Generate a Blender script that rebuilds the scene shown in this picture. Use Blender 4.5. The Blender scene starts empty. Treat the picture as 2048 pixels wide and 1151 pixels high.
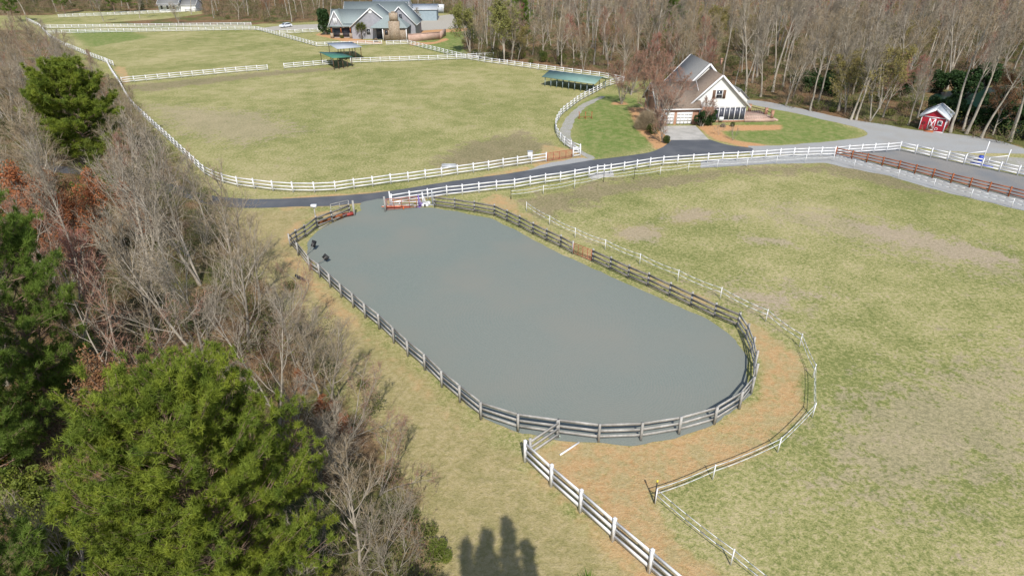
import bpy, math, random
import numpy as np
R = math.radians
scene = bpy.context.scene
# ------------------------------------------------------------------ camera
F, CH, PITCH = 1250.0, 28.3, R(29.0)
cam_d = bpy.data.cameras.new('camera'); cam = bpy.data.objects.new('camera', cam_d)
scene.collection.objects.link(cam)
cam_d.sensor_width = 36.0; cam_d.lens = F / 2048.0 * 36.0; cam_d.clip_start = 0.5; cam_d.clip_end = 6000
cam.location = (0, 0, CH); cam.rotation_euler = (R(90) - PITCH, 0, 0)
scene.camera = cam
# ------------------------------------------------------------------ light
SUN_EL, SUN_AZ = 46.0, 6.5        # azimuth: shadows fall this much left of straight ahead
w = bpy.data.worlds.new('World'); scene.world = w; w.use_nodes = True
nt = w.node_tree; nt.nodes.clear()
sky = nt.nodes.new('ShaderNodeTexSky'); sky.sky_type = 'NISHITA'; sky.sun_disc = False
sky.sun_elevation = R(SUN_EL); sky.sun_rotation = R(180 - SUN_AZ)
bg = nt.nodes.new('ShaderNodeBackground'); bg.inputs[1].default_value = 0.125
wo = nt.nodes.new('ShaderNodeOutputWorld')
nt.links.new(sky.outputs[0], bg.inputs[0]); nt.links.new(bg.outputs[0], wo.inputs[0])
sd = bpy.data.lights.new('sun', 'SUN'); sd.energy = 4.4; sd.angle = R(0.6); sd.color = (1.0, 0.955, 0.88)
so = bpy.data.objects.new('sun', sd); scene.collection.objects.link(so)
so.rotation_euler = (R(90 - SUN_EL), 0, R(SUN_AZ)); so.location = (20, -60, 80)
scene.view_settings.view_transform = 'Standard'; scene.view_settings.look = 'None'
scene.view_settings.exposure = 0.12; scene.view_settings.gamma = 1.0
try:
    scene.cycles.max_bounces = 5; scene.cycles.diffuse_bounces = 2; scene.cycles.glossy_bounces = 2
    scene.cycles.transparent_max_bounces = 4
except Exception: pass

# ------------------------------------------------------------------ projection helpers (photo pixel -> world)
cp, sp_ = math.cos(PITCH), math.sin(PITCH)
def W(px, py, z=0.0):
    x = (px - 1024) / F; y = (py - 575.5) / F
    dy = cp - y * sp_; dz = -sp_ - y * cp
    t = (z - CH) / dz
    return (x * t, dy * t, z)
def WP(pts, z=0.0): return [W(a, b, z)[:2] for a, b in pts]
def PY(px, py, Y):                      # point on the vertical plane at distance Y
    x = (px - 1024) / F; y = (py - 575.5) / F
    dy = cp - y * sp_; dz = -sp_ - y * cp
    t = Y / dy
    return (x * t, Y, CH + dz * t)

# ------------------------------------------------------------------ mesh builder
class MB:
    def __init__(s): s.V = []; s.n = 0; s.P = []
    def add(s, V, faces, mi=0):
        V = np.asarray(V, float).reshape(-1, 3); F_ = np.asarray(faces, int)
        s.V.append(V); s.P.append((F_ + s.n, mi)); s.n += len(V)
    def poly(s, pts, mi=0): s.add(pts, [list(range(len(pts)))], mi)
    def hexa(s, v, mi=0): s.add(v, [(0,3,2,1),(4,5,6,7),(0,1,5,4),(1,2,6,5),(2,3,7,6),(3,0,4,7)], mi)
    def box(s, x0, x1, y0, y1, z0, z1, mi=0):
        s.hexa([(x0,y0,z0),(x1,y0,z0),(x1,y1,z0),(x0,y1,z0),(x0,y0,z1),(x1,y0,z1),(x1,y1,z1),(x0,y1,z1)], mi)
    def bar(s, p, q, wd, h, mi=0, up=(0,0,1)):      # oriented box from p to q, wd across, h along 'up'
        p = np.array(p, float); q = np.array(q, float); d = q - p; d /= (np.linalg.norm(d) + 1e-9)
        up = np.array(up, float)
        if abs(d @ up) > .98: up = np.array((0, 1, 0.))
        sx = np.cross(d, up); sx /= np.linalg.norm(sx); u = np.cross(sx, d)
        a = sx * wd / 2; b = u * h / 2
        s.hexa([p-a-b, p+a-b, q+a-b, q-a-b, p-a+b, p+a+b, q+a+b, q-a+b], mi)
    def tube(s, pts, rad, k=6, mi=0, cap=True):
        pts = np.asarray(pts, float); n = len(pts); rad = np.broadcast_to(np.asarray(rad, float), (n,))
        d = np.gradient(pts, axis=0); d /= (np.linalg.norm(d, axis=1, keepdims=True) + 1e-9)
        ref = np.array((1, 0, 0.)) if abs(d[0][0]) < .8 else np.array((0, 1, 0.))
        a = np.cross(d, ref); a /= (np.linalg.norm(a, axis=1, keepdims=True) + 1e-9); b = np.cross(d, a)
        t = np.arange(k) * 2 * math.pi / k
        V = pts[:, None] + rad[:, None, None] * (np.cos(t)[None, :, None] * a[:, None] + np.sin(t)[None, :, None] * b[:, None])
        i = np.arange(n - 1)[:, None] * k; j = np.arange(k)[None]; j2 = (j + 1) % k
        f = np.stack([i + j, i + j2, i + k + j2, i + k + j], -1).reshape(-1, 4)
        s.add(V.reshape(-1, 3), f, mi)
        if cap:
            m = s.n - n * k
            s.P.append((np.array([[m + (n - 1) * k + q for q in range(k)]]), mi))
            s.P.append((np.array([[m + q for q in range(k - 1, -1, -1)]]), mi))
    def build(s, name, mats, parent=None, smooth=False, loc=None, rz=0):
        V = np.concatenate(s.V); me = bpy.data.meshes.new(name)
        loops = []; tot = []; mi = []
        for f, m in s.P:
            loops.append(f.reshape(-1)); tot += [f.shape[1]] * len(f); mi += [m] * len(f)
        loops = np.concatenate(loops); tot = np.array(tot); start = np.concatenate([[0], np.cumsum(tot)[:-1]])
        me.vertices.add(len(V)); me.vertices.foreach_set('co', V.reshape(-1))
        me.loops.add(len(loops)); me.loops.foreach_set('vertex_index', loops.astype(np.int32))
        me.polygons.add(len(tot)); me.polygons.foreach_set('loop_start', start.astype(np.int32))
        me.polygons.foreach_set('loop_total', tot.astype(np.int32))
        me.polygons.foreach_set('material_index', np.array(mi, np.int32))
        if smooth: me.polygons.foreach_set('use_smooth', np.ones(len(tot), bool))
        me.update(calc_edges=True)
        for m in (mats if isinstance(mats, (list, tuple)) else [mats]): me.materials.append(m)
        if name is None: return me
        return link(name, me, parent, loc, rz)
def link(name, me, parent=None, loc=None, rz=0, scale=None):
    o = bpy.data.objects.new(name, me); scene.collection.objects.link(o)
    if parent: o.parent = parent
    if loc is not None: o.location = loc
    if rz: o.rotation_euler = (0, 0, rz)
    if scale is not None: o.scale = scale if hasattr(scale, '__len__') else (scale,) * 3
    return o
def tag(o, label, cat, group=None):
    o['label'] = label; o['category'] = cat
    if group: o['group'] = group
    return o
def thing(name, label, cat, loc=(0, 0, 0), rz=0, group=None, scale=None):
    return tag(link(name, None, None, loc, rz, scale), label, cat, group)
def struct(o, kind='structure'): o['kind'] = kind; return o

# ------------------------------------------------------------------ materials
def mat(name, c1, c2=None, scale=4.0, rough=0.85, bump=0.0, c3=None, scale2=None, metallic=0, obj_coords=False, trans=0, spec=0.3, stretch=None, lo=.35, hi=.65):
    m = bpy.data.materials.new(name); m.use_nodes = True; t = m.node_tree; b = t.nodes['Principled BSDF']
    b.inputs['Roughness'].default_value = rough; b.inputs['Metallic'].default_value = metallic
    b.inputs['Specular IOR Level'].default_value = spec
    if c2 is None: b.inputs['Base Color'].default_value = (*c1, 1); return m
    if obj_coords:
        tc = t.nodes.new('ShaderNodeTexCoord'); src = tc.outputs['Object']
    else:
        tc = t.nodes.new('ShaderNodeNewGeometry'); src = tc.outputs['Position']
    if stretch:
        mp = t.nodes.new('ShaderNodeMapping'); mp.inputs['Scale'].default_value = stretch
        t.links.new(src, mp.inputs[0]); src = mp.outputs[0]
    n = t.nodes.new('ShaderNodeTexNoise'); n.inputs['Scale'].default_value = scale; n.inputs['Detail'].default_value = 5
    t.links.new(src, n.inputs['Vector'])
    r = t.nodes.new('ShaderNodeMapRange'); r.inputs[1].default_value = lo; r.inputs[2].default_value = hi
    t.links.new(n.outputs[0], r.inputs[0])
    mx = t.nodes.new('ShaderNodeMix'); mx.data_type = 'RGBA'
    mx.inputs[6].default_value = (*c1, 1); mx.inputs[7].default_value = (*c2, 1); t.links.new(r.outputs[0], mx.inputs[0])
    out = mx.outputs[2]
    if c3:
        n2 = t.nodes.new('ShaderNodeTexNoise'); n2.inputs['Scale'].default_value = scale2 or scale / 6; n2.inputs['Detail'].default_value = 4
        t.links.new(src, n2.inputs['Vector'])
        r2 = t.nodes.new('ShaderNodeMapRange'); r2.inputs[1].default_value = .42; r2.inputs[2].default_value = .7
        t.links.new(n2.outputs[0], r2.inputs[0])
        m2 = t.nodes.new('ShaderNodeMix'); m2.data_type = 'RGBA'; m2.inputs[7].default_value = (*c3, 1)
        t.links.new(r2.outputs[0], m2.inputs[0]); t.links.new(out, m2.inputs[6]); out = m2.outputs[2]
    t.links.new(out, b.inputs['Base Color'])
    if bump:
        bp = t.nodes.new('ShaderNodeBump'); bp.inputs['Strength'].default_value = bump; bp.inputs['Distance'].default_value = .05
        t.links.new(n.outputs[0], bp.inputs['Height']); t.links.new(bp.outputs[0], b.inputs['Normal'])
    return m
def leaf_mat(name, c1, c2, scale=1.2, rough=.6, tr=.25):
    m = mat(name, c1, c2, scale, rough, spec=.25)
    t = m.node_tree; b = t.nodes['Principled BSDF']; out = t.nodes['Material Output']
    tl = t.nodes.new('ShaderNodeBsdfTranslucent'); ms = t.nodes.new('ShaderNodeMixShader'); ms.inputs[0].default_value = tr
    src = b.inputs['Base Color'].links[0].from_socket
    t.links.new(src, tl.inputs[0]); t.links.new(b.outputs[0], ms.inputs[1]); t.links.new(tl.outputs[0], ms.inputs[2])
    t.links.new(ms.outputs[0], out.inputs[0]); return m

M = {}
M['white'] = mat('white_vinyl', (.80, .80, .82), (.70, .70, .71), 1.5, .45)
M['white_wall'] = mat('white_siding', (.78, .78, .76), (.68, .68, .66), 1.0, .6)
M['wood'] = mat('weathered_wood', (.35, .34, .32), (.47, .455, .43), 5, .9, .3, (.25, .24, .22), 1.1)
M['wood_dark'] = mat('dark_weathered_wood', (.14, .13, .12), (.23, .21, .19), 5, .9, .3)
M['stain'] = mat('red_brown_stain', (.36, .12, .05), (.25, .08, .035), 3, .8)
M['redgate'] = mat('red_painted_steel', (.42, .07, .05), (.30, .05, .04), 3, .5)
M['redgate2'] = mat('faded_red_steel', (.50, .16, .10), (.36, .11, .07), 3, .6)
M['tape'] = mat('white_tape', (.72, .74, .76), (.60, .62, .64), 3, .5)
M['black'] = mat('black_steel', (.02, .02, .022), (.035, .035, .035), 5, .5)
M['yellow'] = mat('yellow_plastic', (.75, .62, .08), (.65, .52, .06), 8, .5)
M['asphalt'] = mat('asphalt', (.078, .085, .098), (.105, .112, .124), 18, .9, .1, (.125, .13, .14), .35)
M['arena'] = mat('arena_footing', (.172, .200, .180), (.214, .240, .214), 11, .95, .35, (.218, .226, .196), .13)
def harrow(m, cx, cy):
    t = m.node_tree; b = t.nodes['Principled BSDF']; base = b.inputs['Base Color'].links[0].from_socket
    g = t.nodes.new('ShaderNodeNewGeometry'); out = base
    for k, (x, y, sc, r0, r1, kind) in enumerate(((cx, cy, 1.5, 3, 17, 'RINGS'), (cx - 5, cy + 9, 1.1, 5, 14, 'RINGS'), (cx - 12, cy + 24, .55, 6, 40, 'BANDS'))):
        mp = t.nodes.new('ShaderNodeMapping'); mp.inputs['Location'].default_value = (-x, -y, 0); t.links.new(g.outputs['Position'], mp.inputs[0])
        if kind == 'BANDS': mp.inputs['Rotation'].default_value = (0, 0, R(39))
        wv = t.nodes.new('ShaderNodeTexWave'); wv.wave_type = kind
        if kind == 'RINGS': wv.rings_direction = 'Z'
        wv.inputs['Scale'].default_value = sc; wv.inputs['Distortion'].default_value = 7.0; wv.inputs['Detail'].default_value = 3; wv.inputs['Detail Scale'].default_value = .6
        t.links.new(mp.outputs[0], wv.inputs[0])
        ln = t.nodes.new('ShaderNodeVectorMath'); ln.operation = 'LENGTH'; t.links.new(mp.outputs[0], ln.inputs[0])
        fa = t.nodes.new('ShaderNodeMapRange'); fa.interpolation_type = 'SMOOTHSTEP'; fa.inputs[1].default_value = r1; fa.inputs[2].default_value = r0; fa.inputs[3].default_value = 0; fa.inputs[4].default_value = (.42, .32, .22)[k]
        t.links.new(ln.outputs['Value'], fa.inputs[0])
        mu = t.nodes.new('ShaderNodeMath'); mu.operation = 'MULTIPLY'; t.links.new(wv.outputs['Fac'], mu.inputs[0]); t.links.new(fa.outputs[0], mu.inputs[1])
        mx = t.nodes.new('ShaderNodeMix'); mx.data_type = 'RGBA'; mx.inputs[7].default_value = (.248, .246, .214, 1) if k != 2 else (.212, .232, .212, 1)
        t.links.new(mu.outputs[0], mx.inputs[0]); t.links.new(out, mx.inputs[6]); out = mx.outputs[2]
    t.links.new(out, b.inputs['Base Color'])
harrow(M['arena'], W(1215, 760)[0], W(1215, 760)[1])
M['lot'] = mat('pale_gravel_lot', (.36, .33, .28), (.46, .43, .37), 2, .95)
M['gravel'] = mat('gravel', (.27, .28, .28), (.42, .42, .41), 11, .95, .25, (.33, .32, .30), .25)
M['pen'] = mat('sand_pen', (.21, .20, .19), (.26, .25, .235), 9, .95, .1, (.18, .19, .2), .2)
M['stones'] = mat('river_stones', (.26, .25, .23), (.46, .44, .40), 5, .9, .6, (.30, .30, .22), .8)
M['concrete'] = mat('concrete', (.42, .40, .37), (.50, .48, .44), 3, .85, 0, (.33, .32, .29), .5)
M['shingle_g'] = mat('grey_green_shingle', (.21, .25, .25), (.28, .325, .32), 6, .85, .1)
M['shingle_b'] = mat('brown_grey_shingle', (.17, .13, .10), (.25, .20, .16), 6, .9, .1)
M['shingle_d'] = mat('dark_shingle', (.16, .165, .165), (.22, .22, .215), 6, .9, .1)
M['metal_roof'] = mat('pale_metal_roof', (.48, .52, .55), (.38, .42, .46), 1.5, .45, spec=.5)
M['green_roof'] = mat('green_metal_roof', (.15, .255, .22), (.18, .29, .25), 1.0, .5, spec=.5)
M['green_roof2'] = mat('dark_green_roof', (.05, .16, .11), (.07, .20, .14), 1.0, .5)
M['grey_roof'] = mat('grey_metal_roof', (.36, .39, .43), (.42, .45, .48), 1.0, .5)
M['siding'] = mat('grey_siding', (.28, .28, .31), (.33, .33, .36), 1.2, .7)
M['bluesiding'] = mat('blue_grey_siding', (.26, .33, .37), (.31, .38, .42), 1.2, .7)
M['brick'] = mat('brick', (.34, .17, .11), (.46, .28, .20), 7, .9, .1, (.40, .22, .15), 1)
M['patio'] = mat('patio_brick', (.46, .31, .25), (.55, .40, .33), 5, .9, 0, (.40, .27, .22), .8)
M['stone'] = mat('fieldstone', (.24, .18, .13), (.42, .35, .27), 3.2, .9, .3, (.33, .25, .18), 1.2)
M['barnred'] = mat('barn_red', (.40, .02, .035), (.30, .015, .028), 2, .6)
M['glass'] = mat('window_glass', (.03, .035, .045), rough=.08, spec=.8)
M['screen'] = mat('porch_screen_and_shade', (.05, .055, .075), (.08, .085, .11), 1.5, .35, spec=.5)  # porch screens, and the flat panel that stands in for recess shade
M['darkbrown'] = mat('brown_paint', (.12, .07, .045), (.16, .09, .06), 4, .7)
M['door_white'] = mat('white_door', (.72, .71, .69), (.62, .60, .57), 2, .5)
M['water'] = mat('pond_water', (.006, .026, .018), (.014, .036, .026), .15, .3, spec=.12)
M['car'] = mat('car_paint', (.72, .74, .78), rough=.25, spec=.6)
M['rubber'] = mat('rubber', (.02, .02, .02), rough=.8)
M['rust'] = mat('rust', (.32, .10, .04), (.42, .16, .07), 9, .8)
M['blue'] = mat('blue_plastic', (.03, .06, .35), (.04, .08, .42), 3, .4)
M['purple'] = mat('purple_paint', (.18, .10, .38), (.25, .16, .45), 6, .5)
M['greyblock'] = mat('grey_plastic', (.45, .47, .5), (.38, .4, .43), 3, .5)
M['orange'] = mat('orange_plastic', (.75, .17, .03), (.6, .13, .03), 5, .5)
M['bark_l'] = mat('pale_bark', (.45, .40, .33), (.33, .29, .235), 5, .9, .3, (.24, .21, .17), .7)
M['bark_m'] = mat('grey_bark', (.33, .30, .25), (.22, .195, .16), 5, .9, .3, (.40, .36, .30), .7)
M['bark_d'] = mat('dark_bark', (.11, .10, .085), (.17, .155, .13), 5, .9, .3)
M['bark_p'] = mat('pine_bark', (.16, .105, .08), (.25, .17, .125), 5, .9, .3)
M['twig_g'] = mat('grey_twigs', (.335, .285, .215), (.245, .205, .155), .4, .9)
M['twig_t'] = mat('tan_twigs', (.36, .285, .185), (.27, .21, .135), .4, .9)
M['twig_r'] = mat('reddish_twigs', (.36, .20, .14), (.27, .16, .11), .4, .9)
M['twig_p'] = mat('red_budded_twigs', (.38, .16, .12), (.30, .16, .12), .4, .9)
M['needle'] = leaf_mat('pine_needles', (.275, .325, .040), (.14, .20, .03), .9, tr=.35)
M['needle_d'] = leaf_mat('dark_needles', (.21, .30, .05), (.12, .19, .035), .9, tr=.4)
M['needle_y'] = leaf_mat('yellow_green_needles', (.20, .23, .035), (.12, .16, .03), 1.5)
M['leaf_e'] = leaf_mat('evergreen_leaves', (.025, .06, .018), (.045, .085, .022), 1.5)
M['leaf_y'] = leaf_mat('spring_leaves', (.30, .30, .09), (.22, .23, .07), .8)
M['leaf_ol'] = leaf_mat('olive_leaves', (.31, .26, .085), (.23, .20, .065), .8)
M['leaf_o'] = leaf_mat('orange_leaves', (.46, .17, .07), (.34, .13, .055), 1.0)
M['leaf_b'] = leaf_mat('brown_leaves', (.30, .15, .07), (.22, .12, .06), 1.0)
M['brush_t'] = mat('tan_brush', (.25, .185, .12), (.15, .115, .075), .5, .95)
M['brush_g'] = leaf_mat('green_brush', (.07, .10, .025), (.15, .16, .04), .35)
M['palmleaf'] = leaf_mat('palm_fronds', (.16, .17, .04), (.08, .11, .03), 2)

# ------------------------------------------------------------------ curves
def catmull(pts, step=1.0, closed=False):
    P = [np.array(p, float) for p in pts]; n = len(P); out = []
    rng = range(n) if closed else range(n - 1)
    for i in rng:
        p1, p2 = P[i], P[(i + 1) % n]
        p0 = P[i - 1] if (closed or i > 0) else 2 * p1 - p2
        p3 = P[(i + 2) % n] if (closed or i + 2 < n) else 2 * p2 - p1
        m = max(1, int(np.linalg.norm(p2 - p1) / step))
        for k in range(m):
            t = k / m
            out.append(.5 * ((2 * p1) + (-p0 + p2) * t + (2 * p0 - 5 * p1 + 4 * p2 - p3) * t * t + (-p0 + 3 * p1 - 3 * p2 + p3) * t ** 3))
    if not closed: out.append(P[-1])
    return np.array(out)
def resample(pts, step):
    pts = np.asarray(pts, float); seg = np.linalg.norm(np.diff(pts, axis=0), axis=1); L = np.concatenate([[0], np.cumsum(seg)])
    n = max(1, int(round(L[-1] / step))); t = np.linspace(0, L[-1], n + 1)
    return np.stack([np.interp(t, L, pts[:, i]) for i in range(pts.shape[1])], 1)

# ------------------------------------------------------------------ the ground sheet
def sdist(P, poly):                     # signed distance, positive inside
    poly = np.array(poly, float); n = len(poly)
    d = np.full(len(P), 1e18); inside = np.zeros(len(P), bool)
    for i in range(n):
        a, b = poly[i], poly[(i + 1) % n]; e = b - a; w_ = P - a
        t = np.clip((w_ @ e) / (e @ e + 1e-12), 0, 1)
        d = np.minimum(d, ((w_ - t[:, None] * e) ** 2).sum(1))
        c = ((a[1] <= P[:, 1]) & (b[1] > P[:, 1])) | ((b[1] <= P[:, 1]) & (a[1] > P[:, 1]))
        xi = a[0] + (P[:, 1] - a[1]) / (e[1] if abs(e[1]) > 1e-12 else 1e-12) * e[0]
        inside ^= c & (P[:, 0] < xi)
    d = np.sqrt(d); return np.where(inside, d, -d)
WOODS_L = WP([(54, 52), (95, 80), (150, 118), (222, 160), (262, 235), (305, 300), (372, 372), (425, 425), (480, 500), (550, 590), (610, 680), (690, 790), (755, 870), (800, 960), (850, 1060), (880, 1200)]) + [(-6, -10), (-200, -10), (-330, 60), (-330, 200)]
WOODS_B = WP([(925, 98), (950, 118), (990, 121), (1060, 128), (1200, 148), (1262, 165), (1300, 160), (1450, 185), (1520, 205), (1600, 222), (1700, 242), (1790, 254), (1950, 276), (2048, 296), (2300, 340)]) + [(330, 110), (420, 480), (-40, 480), (-20, 300)]
WOODS_T = WP([(420, 44), (500, 47), (560, 48), (640, 43), (760, 22), (900, 28), (925, 60)]) + [(-10, 480), (-230, 480)]
FARP = WP([(-60, 30), (60, 33), (130, 26), (300, 21), (400, 20), (430, 42), (560, 46), (640, 41), (760, 20), (900, 26), (925, 60)]) + [(0, 560), (-480, 560), (-480, 330)]
POND = WP([(1850, 208), (1862, 190), (1920, 178), (2060, 170), (2300, 180), (2350, 300), (2048, 268), (1960, 256), (1900, 238), (1868, 224)])
zones = {
 'z_tan': ([WP([(430, 420), (620, 420), (600, 500), (700, 620), (960, 850), (1050, 930), (1400, 1230), (880, 1230), (800, 960), (600, 660), (480, 500)]),
            WP([(1240, 452), (1310, 448), (1330, 470), (1270, 485), (1225, 470)]),
            WP([(1340, 425), (1420, 418), (1430, 440), (1350, 447)])], 3.0),
 'z_dirt': ([WP([(1020, 395), (1040, 420), (1100, 460), (1200, 510), (1300, 550), (1440, 610), (1530, 660), (1590, 710), (1612, 770), (1612, 830), (1545, 895), (1425, 950), (1300, 1000), (1330, 1050), (1520, 1230), (1400, 1230), (1100, 965), (1058, 915), (1130, 885), (1290, 890), (1440, 850), (1520, 790), (1525, 720), (1480, 640), (1300, 560), (1190, 510), (1020, 425), (960, 400), (990, 385)]),
             WP([(1035, 920), (1060, 925), (1390, 1230), (1330, 1230)]),
             WP([(228, 130), (250, 135), (262, 165), (242, 170)]),
             WP([(590, 440), (700, 430), (700, 420), (640, 420), (590, 470), (560, 500), (590, 520), (680, 610), (800, 730), (950, 870), (930, 870), (780, 730), (600, 560), (555, 500)]),
             WP([(1090, 290), (1150, 300), (1190, 325), (1080, 345), (1060, 330)]),
             WP([(560, 395), (860, 375), (1060, 330), (1060, 345), (860, 400), (560, 420)])], 1.0),
 'z_lush': ([WP([(1140, 215), (1200, 185), (1300, 200), (1320, 280), (1290, 300), (1180, 320), (1150, 280)]),
             WP([(1430, 268), (1540, 215), (1640, 235), (1735, 268), (1690, 282), (1560, 292), (1480, 285)]),
             WP([(870, 55), (920, 50), (960, 100), (900, 112), (830, 92)]), WP([(130, 60), (260, 62), (300, 75), (180, 95)])], 3.0),
 'z_litter': ([WOODS_L, WOODS_B, WOODS_T, FARP, WP([(200, 46), (330, 38), (420, 26), (500, 30), (560, 44), (500, 50), (300, 50)])], 2.0),
 'z_brown': ([WP([(850, 335), (930, 285), (1040, 265), (1100, 290), (1080, 322), (1000, 332)]),
              WP([(1045, 400), (1200, 365), (1320, 352), (1480, 335), (1680, 325), (1800, 352), (1900, 395), (1780, 372), (1650, 345), (1480, 350), (1280, 380), (1130, 420), (1090, 440)]),
              WP([(240, 172), (340, 163), (540, 143), (700, 132), (700, 138), (540, 152), (380, 172), (290, 185), (250, 180)])], 3.0),
 'z_mulch': ([WP([(1255, 215), (1300, 215), (1345, 262), (1340, 292), (1310, 300), (1300, 285), (1275, 260)]),
              WP([(1392, 252), (1410, 250), (1500, 250), (1565, 250), (1560, 260), (1440, 262), (1470, 280), (1545, 292), (1500, 297), (1430, 280)]),
              WP([(1225, 204), (1252, 204), (1256, 210), (1222, 210)]), WP([(640, 66), (700, 76), (764, 84), (764, 88), (700, 86), (630, 70)]),
              WP([(820, 86), (870, 84), (890, 76), (898, 80), (870, 88), (820, 92)]), WP([(820, 60), (880, 56), (940, 54), (935, 62), (880, 66), (820, 68)]),
              ], 1.2),
 'z_bare': ([WP([(1232, 458), (1262, 452), (1298, 449), (1322, 456), (1318, 472), (1306, 484), (1262, 482), (1240, 474)]), WP([(1345, 424), (1392, 417), (1428, 420), (1424, 440), (1385, 443), (1330, 440)]), WP([(1455, 430), (1490, 432), (1478, 440), (1452, 438)]),
              WP([(1380, 470), (1470, 588), (1560, 590), (1640, 588), (1560, 610), (1545, 640), (1505, 600)][1:]), WP([(1700, 448), (1820, 456), (1900, 482), (1990, 500), (2048, 530), (1960, 528), (1850, 500), (1760, 478)]), WP([(1480, 470), (1560, 476), (1600, 492), (1500, 486)])], 1.6),
 'z_thatch': ([
               WP([(1540, 410), (1700, 430), (1900, 480), (2048, 520), (2048, 560), (1850, 520), (1680, 470), (1560, 440)]),
               WP([(1440, 585), (1560, 575), (1640, 590), (1560, 620), (1540, 640)]), WP([(300, 210), (520, 225), (600, 262), (480, 290), (350, 260)]),
               WP([(1700, 800), (2048, 700), (2100, 900), (1900, 1000), (1650, 980)])], 5.0),
}
def make_ground():
    xs = np.concatenate([-np.geomspace(1600, 175, 10), np.arange(-170, 240, .8), np.geomspace(245, 1600, 10)])
    ys = np.concatenate([-np.geomspace(500, 12, 6), np.arange(-8, 120, .7), np.arange(120, 420, 1.2), np.geomspace(425, 3000, 12)])
    X, Y = np.meshgrid(xs, ys); nx, ny = len(xs), len(ys)
    P = np.stack([X.ravel(), Y.ravel()], 1)
    V = np.concatenate([P, np.zeros((len(P), 1))], 1)
    i = np.arange(ny - 1)[:, None] * nx; j = np.arange(nx - 1)[None]
    f = np.stack([i + j, i + j + 1, i + nx + j + 1, i + nx + j], -1).reshape(-1, 4)
    mb = MB(); mb.add(V, f)
    o = mb.build('ground', ground_mat()); struct(o)
    for k, (polys, soft) in zones.items():
        wv = np.zeros(len(P))
        for pl in polys:
            wv = np.maximum(wv, np.clip(.5 + sdist(P, pl) / (2 * soft), 0, 1))
        if k == 'z_litter': wv = np.maximum(wv, np.clip((np.abs(P[:, 0] - 40) - 260) / 20, 0, 1)); wv = np.maximum(wv, np.clip((P[:, 1] - 400) / 20, 0, 1))
        at = o.data.attributes.new(k, 'FLOAT', 'POINT'); at.data.foreach_set('value', wv.astype(np.float32))
    return o
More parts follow.
